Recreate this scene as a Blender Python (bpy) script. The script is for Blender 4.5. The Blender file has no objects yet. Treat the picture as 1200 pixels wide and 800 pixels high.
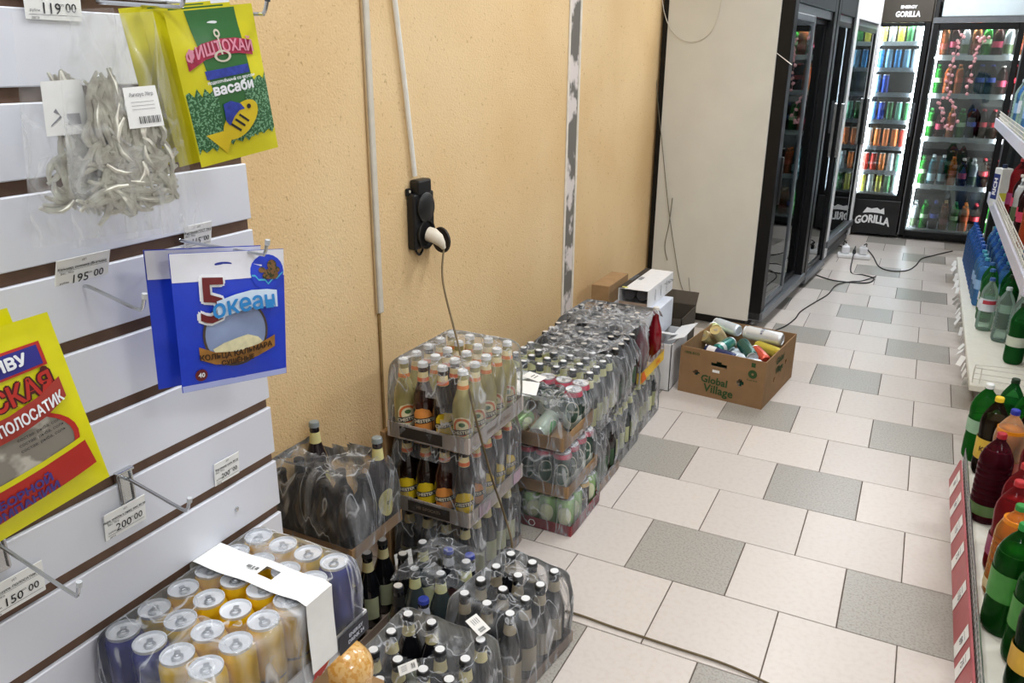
import bpy, bmesh, math, random
import numpy as np
from mathutils import Vector, Matrix, noise
random.seed(7)
PI = math.pi
sc = bpy.context.scene
col = sc.collection

# ------------------------------------------------------------------ camera
T = 0.33                                    # floor tile size
CF, CYAW, CPIT, CROL = 935.65, .4639, .3364, .0074
CAM = Vector((1.0321*T, -8.6137*T, 4.773*T))
cy, sy, cp, sp = math.cos(CYAW), math.sin(CYAW), math.cos(CPIT), math.sin(CPIT)
_f = Vector((-sy*cp, cy*cp, -sp)); _r = Vector((cy, sy, 0)); _u = _r.cross(_f)
_r2 = _r*math.cos(CROL)+_u*math.sin(CROL); _u2 = -_r*math.sin(CROL)+_u*math.cos(CROL)
cd = bpy.data.cameras.new('camera'); cam = bpy.data.objects.new('camera', cd); col.objects.link(cam)
cd.sensor_width = 36; cd.lens = CF*36/1200; cd.clip_start = .02; cd.clip_end = 60
cam.matrix_world = Matrix(((_r2.x, _u2.x, -_f.x, CAM.x), (_r2.y, _u2.y, -_f.y, CAM.y), (_r2.z, _u2.z, -_f.z, CAM.z), (0, 0, 0, 1)))
sc.camera = cam
def _ray(u, v): return _r2*((u-600)/CF)+_u2*((400-v)/CF)+_f
def gp(u, v, z=0):                          # point of the photo on a horizontal plane
    d = _ray(u, v); return CAM+d*((z-CAM.z)/d.z)
def wp(u, v, X):
    d = _ray(u, v); return CAM+d*((X-CAM.x)/d.x)
def yp(u, v, Y):
    d = _ray(u, v); return CAM+d*((Y-CAM.y)/d.y)
def face_cam(x, y): return math.atan2(CAM.y-y, CAM.x-x)

# ------------------------------------------------------------------ world, light, exposure
w = bpy.data.worlds.new('World'); sc.world = w; w.use_nodes = True
w.node_tree.nodes['Background'].inputs[0].default_value = (.95, .97, 1, 1)
w.node_tree.nodes['Background'].inputs[1].default_value = .35
vs = sc.view_settings
vs.view_transform = 'Standard'; vs.look = 'None'; vs.gamma = 1; vs.use_curve_mapping = False; vs.exposure = 0
LAMP_POWER = 17.5
LAMP_SPOTS = [(-.1, -3.2), (-.1, -1.5), (-.1, .3), (-.1, 2.1), (.1, 3.9), (.3, 5.0), (1.9, -2.4), (1.9, .2), (1.9, 2.8)]  # lamp nearest the end coolers is added to brighten that end
CEIL = 2.75

# ------------------------------------------------------------------ materials
def lin(c):
    if isinstance(c, str):
        c = c.lstrip('#'); c = [int(c[i:i+2], 16)/255 for i in (0, 2, 4)]
    return tuple((x/12.92 if x <= .04045 else ((x+.055)/1.055)**2.4) for x in c)
MATS = {}
def M(name, hexc, rough=.5, metal=0, var=.06, scale=30, bump=0, bscale=None, coat=0, spec=.5, emit=0, alt=None, thr=None):
    """procedural material: colour varied by noise, optional bump"""
    if name in MATS: return MATS[name]
    m = bpy.data.materials.new(name); m.use_nodes = True; nt = m.node_tree; b = nt.nodes['Principled BSDF']
    c = lin(hexc)
    tc = nt.nodes.new('ShaderNodeTexCoord'); nz = nt.nodes.new('ShaderNodeTexNoise')
    nz.inputs['Scale'].default_value = scale; nz.inputs['Detail'].default_value = 3
    nt.links.new(tc.outputs['Object'], nz.inputs['Vector'])
    rp = nt.nodes.new('ShaderNodeValToRGB')
    lo = [x*(1-var) for x in c]; hi = [min(1, x*(1+var)) for x in c]
    if alt: hi = lin(alt); lo = c
    rp.color_ramp.elements[0].position = .3 if thr is None else thr; rp.color_ramp.elements[1].position = .7 if thr is None else thr+.08
    rp.color_ramp.elements[0].color = (*lo, 1); rp.color_ramp.elements[1].color = (*hi, 1)
    nt.links.new(nz.outputs['Fac'], rp.inputs['Fac']); nt.links.new(rp.outputs['Color'], b.inputs['Base Color'])
    b.inputs['Roughness'].default_value = rough; b.inputs['Metallic'].default_value = metal
    b.inputs['Specular IOR Level'].default_value = spec
    if coat: b.inputs['Coat Weight'].default_value = coat; b.inputs['Coat Roughness'].default_value = .05
    if emit:
        nt.links.new(rp.outputs['Color'], b.inputs['Emission Color']); b.inputs['Emission Strength'].default_value = emit
    if bump:
        n2 = nt.nodes.new('ShaderNodeTexNoise'); n2.inputs['Scale'].default_value = bscale or scale*3; n2.inputs['Detail'].default_value = 4
        nt.links.new(tc.outputs['Object'], n2.inputs['Vector'])
        bp = nt.nodes.new('ShaderNodeBump'); bp.inputs['Strength'].default_value = bump; bp.inputs['Distance'].default_value = .004
        nt.links.new(n2.outputs['Fac'], bp.inputs['Height']); nt.links.new(bp.outputs['Normal'], b.inputs['Normal'])
    MATS[name] = m
    return m
def Mclear(name, hexc, amount=.3, rough=.12, wrinkle=0, wscale=14, tint='#ffffff', haze=0, mirror=0, ior=1.45, painted_glint=0):
    """thin clear plastic or glass: transparent with a glossy, slightly milky surface"""
    if name in MATS: return MATS[name]
    m = bpy.data.materials.new(name); m.use_nodes = True; nt = m.node_tree
    for n in list(nt.nodes): nt.nodes.remove(n)
    out = nt.nodes.new('ShaderNodeOutputMaterial'); mix = nt.nodes.new('ShaderNodeMixShader')
    tr = nt.nodes.new('ShaderNodeBsdfTransparent'); tr.inputs[0].default_value = (*lin(tint), 1)
    pb = nt.nodes.new('ShaderNodeBsdfPrincipled'); pb.inputs['Base Color'].default_value = (*lin(hexc), 1); pb.inputs['Roughness'].default_value = rough; pb.inputs['Metallic'].default_value = mirror
    nt.links.new(tr.outputs[0], mix.inputs[1]); nt.links.new(pb.outputs[0], mix.inputs[2]); nt.links.new(mix.outputs[0], out.inputs[0])
    fr = nt.nodes.new('ShaderNodeFresnel'); fr.inputs[0].default_value = ior
    ad = nt.nodes.new('ShaderNodeMath'); ad.operation = 'ADD'; ad.use_clamp = True; ad.inputs[1].default_value = amount
    nt.links.new(fr.outputs[0], ad.inputs[0])
    last = ad.outputs[0]
    if wrinkle:
        tc = nt.nodes.new('ShaderNodeTexCoord'); mp = nt.nodes.new('ShaderNodeMapping'); mp.inputs['Scale'].default_value = (1, 1, .35)
        nz = nt.nodes.new('ShaderNodeTexNoise'); nz.inputs['Scale'].default_value = wscale; nz.inputs['Detail'].default_value = 3; nz.inputs['Distortion'].default_value = 1.2
        nt.links.new(tc.outputs['Object'], mp.inputs[0]); nt.links.new(mp.outputs[0], nz.inputs['Vector'])
        bp = nt.nodes.new('ShaderNodeBump'); bp.inputs['Strength'].default_value = wrinkle; bp.inputs['Distance'].default_value = .02
        nt.links.new(nz.outputs['Fac'], bp.inputs['Height']); nt.links.new(bp.outputs['Normal'], pb.inputs['Normal'])
        rp = nt.nodes.new('ShaderNodeMapRange'); rp.inputs[1].default_value = .52; rp.inputs[2].default_value = .72; rp.inputs[3].default_value = 0; rp.inputs[4].default_value = haze
        nt.links.new(nz.outputs['Fac'], rp.inputs[0])
        a2 = nt.nodes.new('ShaderNodeMath'); a2.operation = 'ADD'; a2.use_clamp = True
        nt.links.new(last, a2.inputs[0]); nt.links.new(rp.outputs[0], a2.inputs[1]); last = a2.outputs[0]
        if painted_glint:  # narrow whitish lines paint crease highlights into the film
            nb = nt.nodes.new('ShaderNodeTexNoise'); nb.inputs['Scale'].default_value = wscale*.8; nb.inputs['Detail'].default_value = 2; nb.inputs['Distortion'].default_value = .9
            nt.links.new(mp.outputs[0], nb.inputs['Vector'])
            sb = nt.nodes.new('ShaderNodeMath'); sb.operation = 'SUBTRACT'; sb.inputs[1].default_value = .5; nt.links.new(nb.outputs['Fac'], sb.inputs[0])
            ab = nt.nodes.new('ShaderNodeMath'); ab.operation = 'ABSOLUTE'; nt.links.new(sb.outputs[0], ab.inputs[0])
            sr = nt.nodes.new('ShaderNodeMapRange'); sr.inputs[1].default_value = 0; sr.inputs[2].default_value = .022; sr.inputs[3].default_value = painted_glint; sr.inputs[4].default_value = 0; nt.links.new(ab.outputs[0], sr.inputs[0])
            a3 = nt.nodes.new('ShaderNodeMath'); a3.operation = 'ADD'; a3.use_clamp = True; nt.links.new(last, a3.inputs[0]); nt.links.new(sr.outputs[0], a3.inputs[1]); last = a3.outputs[0]
    nt.links.new(last, mix.inputs[0])
    MATS[name] = m
    return m

# ------------------------------------------------------------------ mesh helpers
class G:
    """collects faces for one mesh"""
    def __init__(s): s.v = []; s.f = []
    def add(s, v, f, mat=None):
        k = len(s.v); s.v += [tuple(mat @ Vector(p)) if mat else tuple(p) for p in v]; s.f += [tuple(i+k for i in q) for q in f]; return s
    def box(s, x0, x1, y0, y1, z0, z1, mat=None):
        return s.add([(x0,y0,z0),(x1,y0,z0),(x1,y1,z0),(x0,y1,z0),(x0,y0,z1),(x1,y0,z1),(x1,y1,z1),(x0,y1,z1)],
                     [(0,3,2,1),(4,5,6,7),(0,1,5,4),(1,2,6,5),(2,3,7,6),(3,0,4,7)], mat)
    def bbox(s, x0, x1, y0, y1, z0, z1, b=.003, seg=1, mat=None):
        bm = bmesh.new(); bmesh.ops.create_cube(bm, size=1)
        for q in bm.verts: q.co = Vector(((x0+x1)/2+q.co.x*(x1-x0), (y0+y1)/2+q.co.y*(y1-y0), (z0+z1)/2+q.co.z*(z1-z0)))
        bmesh.ops.bevel(bm, geom=bm.edges[:], offset=min(b, .45*min(x1-x0, y1-y0, z1-z0)), segments=seg, affect='EDGES', profile=.5)
        bm.verts.index_update()
        s.add([q.co[:] for q in bm.verts], [[q.index for q in f.verts] for f in bm.faces], mat); bm.free(); return s
    def lathe(s, prof, n=18, mat=None):
        v = []; f = []; rows = []
        for r, z in prof:
            if r < 1e-6: v.append((0, 0, z)); rows.append([len(v)-1])
            else:
                rows.append(list(range(len(v), len(v)+n))); v += [(r*math.cos(2*PI*i/n), r*math.sin(2*PI*i/n), z) for i in range(n)]
        for a, b in zip(rows, rows[1:]):
            for i in range(n):
                j = (i+1) % n
                if len(a) == 1 and len(b) == 1: continue
                if len(a) == 1: f.append((a[0], b[j], b[i]))
                elif len(b) == 1: f.append((a[i], a[j], b[0]))
                else: f.append((a[i], a[j], b[j], b[i]))
        return s.add(v, f, mat)
    def tube(s, pts, r, n=8, mat=None):
        pts = [Vector(p) for p in pts]; v = []; f = []
        up = Vector((0, 0, 1)); prev = None
        for i, p in enumerate(pts):
            d = (pts[min(i+1, len(pts)-1)]-pts[max(i-1, 0)]).normalized()
            if prev is None:
                a = up if abs(d.z) < .9 else Vector((1, 0, 0)); e1 = d.cross(a).normalized()
            else: e1 = (prev-d*prev.dot(d)).normalized()
            prev = e1; e2 = d.cross(e1); rr = r[i] if isinstance(r, (list, tuple)) else r
            v += [tuple(p+e1*rr*math.cos(2*PI*k/n)+e2*rr*math.sin(2*PI*k/n)) for k in range(n)]
        for i in range(len(pts)-1):
            for k in range(n): f.append((i*n+k, i*n+(k+1) % n, (i+1)*n+(k+1) % n, (i+1)*n+k))
        f.append(tuple(reversed(range(n)))); f.append(tuple(range((len(pts)-1)*n, len(pts)*n)))
        return s.add(v, f, mat)
    def mesh(s, name, mat, smooth=False, angle=40):
        me = bpy.data.meshes.new(name); me.from_pydata(s.v, [], s.f); me.update()
        bm = bmesh.new(); bm.from_mesh(me); bmesh.ops.recalc_face_normals(bm, faces=bm.faces) if not getattr(s, 'keep', False) else None; bm.to_mesh(me); bm.free()
        me.materials.append(mat)
        if smooth:
            me.polygons.foreach_set('use_smooth', [True]*len(me.polygons)); me.set_sharp_from_angle(angle=math.radians(angle))
        return me
    def obj(s, name, mat, parent=None, smooth=False, angle=40): return put(name, s.mesh(name, mat, smooth, angle), parent)
def put(name, me, parent=None):
    o = bpy.data.objects.new(name, me); col.objects.link(o)
    if parent: o.parent = parent
    return o
def tag(o, label, cat, group=None):
    o['label'] = label; o['category'] = cat
    if group: o['group'] = group
    return o
def thing(name, loc, label, cat, group=None, rz=0):
    o = bpy.data.objects.new(name, None); col.objects.link(o); o.location = loc; o.rotation_euler = (0, 0, rz); o.empty_display_size = .05
    return tag(o, label, cat, group)
def struct(o): o['kind'] = 'structure'; return o
def smoothpath(pts, n=6):
    pts = [Vector(p) for p in pts]; out = []
    for i in range(len(pts)-1):
        a = pts[max(i-1, 0)]; b = pts[i]; c = pts[i+1]; d = pts[min(i+2, len(pts)-1)]
        for k in range(n):
            t = k/n
            out.append(.5*((2*b)+(c-a)*t+(2*a-5*b+4*c-d)*t*t+(3*b-a-3*c+d)*t**3))
    return out+[pts[-1]]
# flat print shapes: 2d vertices + faces, then mapped onto a surface
TXT = {}
def g_text(s, size, bold=0, sx=1):
    k = (s, size, bold, sx)
    if k not in TXT:
        cu = bpy.data.curves.new('lettering', 'FONT'); cu.body = s; cu.size = size; cu.offset = bold; cu.align_x = 'CENTER'; cu.align_y = 'CENTER'; cu.resolution_u = 2
        o = bpy.data.objects.new('lettering', cu); col.objects.link(o)
        dg = bpy.context.evaluated_depsgraph_get(); me = bpy.data.meshes.new_from_object(o.evaluated_get(dg))
        TXT[k] = ([(v.co.x*sx, v.co.y) for v in me.vertices], [tuple(p.vertices) for p in me.polygons])
        bpy.data.objects.remove(o); bpy.data.curves.remove(cu); bpy.data.meshes.remove(me)
    return TXT[k]
def g_bold(t_, size, amt, sx=1):
    base = g_text(t_, size, 0, sx)
    return g_join(*[([(x+dx*amt, y+dy*amt, k*5e-5) for x, y in base[0]], base[1]) for k, (dx, dy) in enumerate(((0, 0), (1, 0), (-1, 0), (0, 1), (0, -1), (.7, .7), (-.7, .7), (.7, -.7), (-.7, -.7)))])
def g_warp(g, fn): return [(*fn(p[0], p[1]), *p[2:]) for p in g[0]], g[1]
def mapped(g, fmap):
    out = []
    for p in g[0]:
        q = Vector(fmap(p[0], p[1]))
        if len(p) > 2:
            n = (Vector(fmap(p[0]+1e-4, p[1]))-q).cross(Vector(fmap(p[0], p[1]+1e-4))-q).normalized(); q = q+n*p[2]
        out.append(tuple(q))
    return out
def g_rect(w_, h_, nx=6, ny=4, cx=0, cy=0):
    v = [(cx-w_/2+w_*i/nx, cy-h_/2+h_*j/ny) for j in range(ny+1) for i in range(nx+1)]
    return v, [(j*(nx+1)+i, j*(nx+1)+i+1, (j+1)*(nx+1)+i+1, (j+1)*(nx+1)+i) for j in range(ny) for i in range(nx)]
def g_ell(rx, ry, cx=0, cy=0, n=24, rings=3, r0=0):
    v = []; f = []
    for k in range(rings+1):
        q = r0+(1-r0)*k/rings
        v += [(cx+rx*q*math.cos(2*PI*i/n), cy+ry*q*math.sin(2*PI*i/n)) for i in range(n)]
    for k in range(rings):
        for i in range(n): j = (i+1) % n; f.append((k*n+i, (k+1)*n+i, (k+1)*n+j, k*n+j))
    return v, f
def g_strip(a, b):                          # strip between two polylines
    m = 4; rs = lambda pl: [(p[0]+(q[0]-p[0])*k/m, p[1]+(q[1]-p[1])*k/m) for p, q in zip(pl, pl[1:]) for k in range(m)]+[tuple(pl[-1])]
    a, b = rs(list(a)), rs(list(b)); n = len(a); R_ = 4; v = []; f = []
    for j in range(R_+1): v += [(p[0]+(q[0]-p[0])*j/R_, p[1]+(q[1]-p[1])*j/R_) for p, q in zip(a, b)]
    for j in range(R_): f += [(j*n+i, j*n+i+1, (j+1)*n+i+1, (j+1)*n+i) for i in range(n-1)]
    return v, f
def g_move(g, dx=0, dy=0, rot=0):
    c, s_ = math.cos(rot), math.sin(rot); return [(p[0]*c-p[1]*s_+dx, p[0]*s_+p[1]*c+dy, *p[2:]) for p in g[0]], g[1]
def g_join(*gs):
    v = []; f = []
    for a, b in gs: k = len(v); v += a; f += [tuple(i+k for i in q) for q in b]
    return v, f
def decal(name, g, fmap, mat, parent=None, smooth=True):
    h = G(); h.keep = True; h.add(mapped(g, fmap), g[1]); return h.obj(name, mat, parent, smooth, 80)
def cylmap(r, zc, a0=0): return lambda x, y: (r*math.cos(a0+x/r), r*math.sin(a0+x/r), zc+y)
def planemap(o, ex, ey): o, ex, ey = Vector(o), Vector(ex), Vector(ey); return lambda x, y: tuple(o+ex*x+ey*y)

# shared materials
white = M('white_paint', '#e9e9ea', .45, var=.03)
chrome = M('chrome', '#c9ccd0', .22, 1, var=.05)
blackp = M('black_plastic', '#121213', .4, var=.1)
paper = M('white_paper', '#f1f1ef', .7, var=.02, scale=60)
ink = M('black_ink', '#26262a', .8, var=.1)
board = M('brown_cardboard', '#a07f58', .85, var=.1, scale=20, bump=.15, bscale=120)
board_grey = M('grey_cardboard', '#9c8a7c', .85, var=.08, scale=25, bump=.15, bscale=120)
film_m = Mclear('shrink_film', '#d4d7dc', .05, .10, wrinkle=1.0, wscale=15, haze=.34, painted_glint=.42, ior=1.3)
glass_m = Mclear('door_glass', '#dfe6e8', .015, .01, tint='#e2e8e8', mirror=1, ior=1.75)
clearp = Mclear('clear_plastic', '#f2f4f6', .04, .08, wrinkle=1.0, wscale=16, haze=.28, painted_glint=.18, ior=1.3)
pet_clear = Mclear('clear_bottle_plastic', '#eef4f4', .12, .06, tint='#eef6f4')

# ================================================================== the room
WX = -1.165                                  # yellow wall
def tile_mat(name, hexc, speck, amt, fine):
    m = bpy.data.materials.new(name); m.use_nodes = True; nt = m.node_tree; b = nt.nodes['Principled BSDF']
    tc = nt.nodes.new('ShaderNodeTexCoord'); oi = nt.nodes.new('ShaderNodeObjectInfo'); geo = nt.nodes.new('ShaderNodeNewGeometry')
    n1 = nt.nodes.new('ShaderNodeTexNoise'); n1.inputs['Scale'].default_value = fine; n1.inputs['Detail'].default_value = 2
    n2 = nt.nodes.new('ShaderNodeTexNoise'); n2.inputs['Scale'].default_value = 2.2; n2.inputs['Detail'].default_value = 4
    nt.links.new(geo.outputs['Position'], n1.inputs['Vector']); nt.links.new(geo.outputs['Position'], n2.inputs['Vector'])
    mx = nt.nodes.new('ShaderNodeMix'); mx.data_type = 'RGBA'; mx.inputs[6].default_value = (*lin(hexc), 1); mx.inputs[7].default_value = (*lin(speck), 1)
    r1 = nt.nodes.new('ShaderNodeMapRange'); r1.inputs[1].default_value = .45; r1.inputs[2].default_value = .75; r1.inputs[4].default_value = amt
    nt.links.new(n1.outputs['Fac'], r1.inputs[0]); nt.links.new(r1.outputs[0], mx.inputs[0])
    hs = nt.nodes.new('ShaderNodeHueSaturation')
    rv = nt.nodes.new('ShaderNodeMapRange'); rv.inputs[3].default_value = .94; rv.inputs[4].default_value = 1.04; nt.links.new(oi.outputs['Random'], rv.inputs[0])
    nt.links.new(rv.outputs[0], hs.inputs['Value']); nt.links.new(mx.outputs[2], hs.inputs['Color'])
    # worn-in dirt in patches, along the shelf foot most of all
    sep = nt.nodes.new('ShaderNodeSeparateXYZ'); nt.links.new(geo.outputs['Position'], sep.inputs[0])
    dx = nt.nodes.new('ShaderNodeMapRange'); dx.inputs[1].default_value = .5; dx.inputs[2].default_value = .7; nt.links.new(sep.outputs['X'], dx.inputs[0])
    dn = nt.nodes.new('ShaderNodeMapRange'); dn.inputs[1].default_value = .42; dn.inputs[2].default_value = .62; nt.links.new(n2.outputs['Fac'], dn.inputs[0])
    ml = nt.nodes.new('ShaderNodeMath'); ml.operation = 'MULTIPLY'; nt.links.new(dx.outputs[0], ml.inputs[0]); nt.links.new(dn.outputs[0], ml.inputs[1])
    dm = nt.nodes.new('ShaderNodeMix'); dm.data_type = 'RGBA'; dm.inputs[7].default_value = (*lin('#7d6c58'), 1)
    m5 = nt.nodes.new('ShaderNodeMath'); m5.operation = 'MULTIPLY'; m5.inputs[1].default_value = .55; nt.links.new(ml.outputs[0], m5.inputs[0])
    nt.links.new(m5.outputs[0], dm.inputs[0]); nt.links.new(hs.outputs[0], dm.inputs[6]); nt.links.new(dm.outputs[2], b.inputs['Base Color'])
    b.inputs['Roughness'].default_value = .32; b.inputs['Specular IOR Level'].default_value = .4
    bp = nt.nodes.new('ShaderNodeBump'); bp.inputs['Strength'].default_value = .06; bp.inputs['Distance'].default_value = .002
    nt.links.new(n1.outputs['Fac'], bp.inputs['Height']); nt.links.new(bp.outputs['Normal'], b.inputs['Normal'])
    return m
tl_light = tile_mat('light_tile', '#cfc6bf', '#c1b5ac', .45, 60)
tl_grey = tile_mat('grey_tile', '#a7a29a', '#868079', .9, 140)
fl = struct(G().box(-1.4, 3.2, -4.4, 7.0, -.06, -.003).obj('floor', M('grout', '#5b5048', .9, var=.15)))
hb = T/2-.0017
tme = {k: G().bbox(-hb, hb, -hb, hb, -.012, 0, .0012).mesh('tile', m) for k, m in ((0, tl_light), (1, tl_grey))}
for r in range(-9, 18):
    for u in range(-4, 4):
        odd = r % 2
        grey = (not odd) and ((u+r//2) % 2 == 0)
        o = put('tile', tme[1 if grey else 0], fl); o.location = ((u+.5+(.5 if odd else 0))*T, (r+.5)*T, random.uniform(-.0004, .0002))
# rendered wall
wm = bpy.data.materials.new('yellow_stucco'); wm.use_nodes = True; nt = wm.node_tree; b = nt.nodes['Principled BSDF']
tc = nt.nodes.new('ShaderNodeTexCoord')
n1 = nt.nodes.new('ShaderNodeTexNoise'); n1.inputs['Scale'].default_value = 1.6; n1.inputs['Detail'].default_value = 5
n2 = nt.nodes.new('ShaderNodeTexNoise'); n2.inputs['Scale'].default_value = 75; n2.inputs['Detail'].default_value = 3
n3 = nt.nodes.new('ShaderNodeTexNoise'); n3.inputs['Scale'].default_value = 150; n3.inputs['Detail'].default_value = 2
for n in (n1, n2, n3): nt.links.new(tc.outputs['Object'], n.inputs['Vector'])
r1 = nt.nodes.new('ShaderNodeValToRGB'); r1.color_ramp.elements[0].color = (*lin('#dab783'), 1); r1.color_ramp.elements[1].color = (*lin('#e7ca9b'), 1); r1.color_ramp.elements[0].position = .3; r1.color_ramp.elements[1].position = .7
nt.links.new(n1.outputs['Fac'], r1.inputs['Fac'])
r2 = nt.nodes.new('ShaderNodeMapRange'); r2.inputs[1].default_value = .64; r2.inputs[2].default_value = .74; r2.inputs[4].default_value = .5; nt.links.new(n2.outputs['Fac'], r2.inputs[0])
mx = nt.nodes.new('ShaderNodeMix'); mx.data_type = 'RGBA'; mx.inputs[7].default_value = (*lin('#a07a44'), 1)
nt.links.new(r2.outputs[0], mx.inputs[0]); nt.links.new(r1.outputs['Color'], mx.inputs[6]); nt.links.new(mx.outputs[2], b.inputs['Base Color'])
b.inputs['Roughness'].default_value = .75
sm = nt.nodes.new('ShaderNodeMath'); sm.operation = 'SUBTRACT'; nt.links.new(n3.outputs['Fac'], sm.inputs[0]); nt.links.new(r2.outputs[0], sm.inputs[1])
bp = nt.nodes.new('ShaderNodeBump'); bp.inputs['Strength'].default_value = .45; bp.inputs['Distance'].default_value = .006
nt.links.new(sm.outputs[0], bp.inputs['Height']); nt.links.new(bp.outputs['Normal'], b.inputs['Normal'])
struct(G().box(WX-.1, WX, -4.4, 7.0, 0, CEIL).obj('wall_left', wm))
plaster = M('white_plaster', '#dedbd4', .8, var=.04, scale=3)
struct(G().box(-1.4, 3.2, 6.9, 7.0, 0, CEIL).obj('wall_back', plaster))
struct(G().box(3.1, 3.2, -4.4, 6.9, 0, CEIL).obj('wall_right', plaster))
struct(G().box(-1.4, 3.2, -4.5, -4.4, 0, CEIL).obj('wall_front', plaster))
struct(G().box(-1.4, 3.2, -4.5, 7.0, CEIL, CEIL+.1).obj('ceiling', M('ceiling_white', '#eeeeec', .8, var=.02, scale=2)))
# ceiling lamps
lampm = M('lamp_diffuser', '#ffffff', .5, var=.01, emit=4)
g = G().bbox(-.3, .3, -.3, .3, -.045, 0, .006); frame_me = g.mesh('housing', white)
diff_me = G().bbox(-.27, .27, -.27, .27, -.052, -.046, .002).mesh('diffuser', lampm)
for i, (x, y) in enumerate(LAMP_SPOTS):
    t = thing('ceiling_light', (x, y, CEIL), 'square white panel lamp on the shop ceiling', 'lamp', 'ceiling panel lamps')
    put('housing', frame_me, t); put('diffuser', diff_me, t)
    ld = bpy.data.lights.new('panel_light', 'AREA'); ld.shape = 'SQUARE'; ld.size = .54; ld.energy = LAMP_POWER; ld.color = (.93, .965, 1)
    lo = bpy.data.objects.new('panel_light', ld); col.objects.link(lo); lo.parent = t; lo.location = (0, 0, -.06)

# bare strip of filler where a trim was torn off the wall
fm = M('grey_filler', '#6e6a63', .9, var=.2, scale=9, alt='#d9cfca', thr=.5)
tr = struct(G().box(WX+.0003, WX+.002, .73, .84, .0, CEIL).obj('trim_1', fm))
for y0, y1 in ((.712, .731), (.839, .858)): G().bbox(WX+.0003, WX+.006, y0, y1, 0, CEIL, .001).obj('paint_edge', M('paint_edge', '#ded5c8', .8, var=.08), tr)

# ================================================================== bottle and can kinds (meshes shared by every copy)
def beer_parts(gname, ghex, capc, neckc, labc, labshape='rect', text=None, band=None, H=.242, R=.0335, transp=False, oval=None, captop=None):
    gm = M(gname, ghex, .09, var=.12, scale=25, coat=.6) if not transp else Mclear(gname, ghex, .55, .06, tint=transp)
    k = H/.242
    prof = [(0, .003), (R*.8, 0), (R, .007), (R, .118*k), (R*.95, .138*k), (R*.72, .162*k), (.0165, .186*k), (.0138, .215*k), (.0148, .219*k), (.0136, .226*k), (.0136, .236*k), (0, .236*k)]
    P = [('body', G().lathe(prof, 18).mesh('body', gm, True, 50))]
    cap = [(.0137, .228*k), (.0162, .2285*k), (.0158, .232*k), (.0146, .2405*k), (.012, .242*k), (0, .242*k)]
    P.append(('cap', G().lathe(cap, 14).mesh('cap', M('cap_'+capc.strip('#'), capc, .35, .05, var=.05), True, 30)))
    if captop: P.append(('cap_print', G().lathe([(.0121, .2419*k), (.0118, .2426*k), (0, .2426*k)], 14).mesh('cap_print', M('captop_'+captop.strip('#'), captop, .45, var=.05), True, 30)))
    if neckc:
        zt, zb = .214*k, .184*k
        P.append(('neck_label', G().lathe([(.0174, zb), (.0143, zt)], 18).mesh('neck_label', M('neck_'+neckc.strip('#'), neckc, .5, var=.06), True)))
    if band: P.append(('neck_band', G().lathe([(.0180, .186*k), (.0163, .197*k)], 18).mesh('neck_band', M('band_'+band.strip('#'), band, .5, var=.06), True)))
    if labc:
        mp = cylmap(R+.0004, .07*k)
        lm = M('label_'+labc.strip('#'), labc, .55, var=.05)
        if labshape == 'rect': gg = g_rect(.072, .072*k, 10, 2)
        elif labshape == 'oval': gg = g_ell(.03, .038*k)
        else: gg = g_join(g_rect(.062, .052, 10, 2, 0, -.012), g_strip([(-.031, .014), (-.02, .014), (0, .014), (.02, .014), (.031, .014)], [(-.029, .018), (-.022, .030), (0, .037), (.022, .030), (.029, .018)]))
        h = G(); h.keep = True; h.add(mapped(gg, mp), gg[1]); P.append(('label', h.mesh('label', lm, True)))
        mp2 = cylmap(R+.0009, .07*k)
        if oval:
            gg = g_ell(.028, .029, 0, .004, 22, 1, .74); h = G(); h.keep = True; h.add(mapped(gg, mp2), gg[1]); P.append(('label_ring', h.mesh('label_ring', M('ring_'+oval.strip('#'), oval, .5), True)))
            gg = g_ell(.010, .007, 0, .012, 14, 1); h = G(); h.keep = True; h.add(mapped(gg, mp2), gg[1]); P.append(('label_emblem', h.mesh('label_emblem', M('emblem_green', '#3f6a35', .5), True)))
        if text:
            s_, z_, mt, bk = text
            if bk:
                gg = g_move(g_rect(.062, .017, 10, 1), 0, z_, .12); h = G(); h.keep = True; h.add(mapped(gg, cylmap(R+.0013, .07*k)), gg[1]); P.append(('name_band', h.mesh('name_band', ink, True)))
            gg = g_move(g_bold(s_, .0145, .0004), 0, z_-.0005, .12 if bk else 0); h = G(); h.keep = True; h.add(mapped(gg, cylmap(R+.0018, .07*k)), gg[1]); P.append(('lettering', h.mesh('lettering', mt)))
    return P
KIND = {}
KIND['pale'] = beer_parts('pale_glass', '#d9cf8e', '#e4e6e8', '#f0e2b0', '#efe6bd', 'arch', ("CHESTER'S", -.012, M('cream_ink', '#f3ead0', .6), True), '#e08848', transp='#d8cf98', oval='#d9743a', R=.0327)
KIND['dark'] = beer_parts('brown_black_glass', '#20120c', '#e4e6e8', '#f0dfa8', '#e8c81f', 'arch', ("CHESTER'S", -.004, M('cream_ink', '#f3ead0', .6), True), '#dd6a33', R=.0327)
KIND['amber'] = beer_parts('amber_glass', '#3a1c12', '#e4e6e8', '#f0dfa8', '#ec9a4a', 'arch', ("CHESTER'S", -.004, M('cream_ink', '#f3ead0', .6), True), '#dd6a33', R=.0327)
KIND['cream'] = beer_parts('black_glass', '#15161b', '#26272a', '#ddd3a0', '#b9c09a', 'rect', captop='#e8eaec')
KIND['plum'] = beer_parts('plum_glass', '#241a20', '#8b9496', '#e5dc9a', '#e2dc94', 'oval', ('D', 0, ink, False), H=.275, R=.035)
KIND['olive'] = beer_parts('olive_black_glass', '#18191b', '#2c2d2c', '#a79c86', '#b3aa94', 'rect', captop='#e8eaec')
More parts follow.
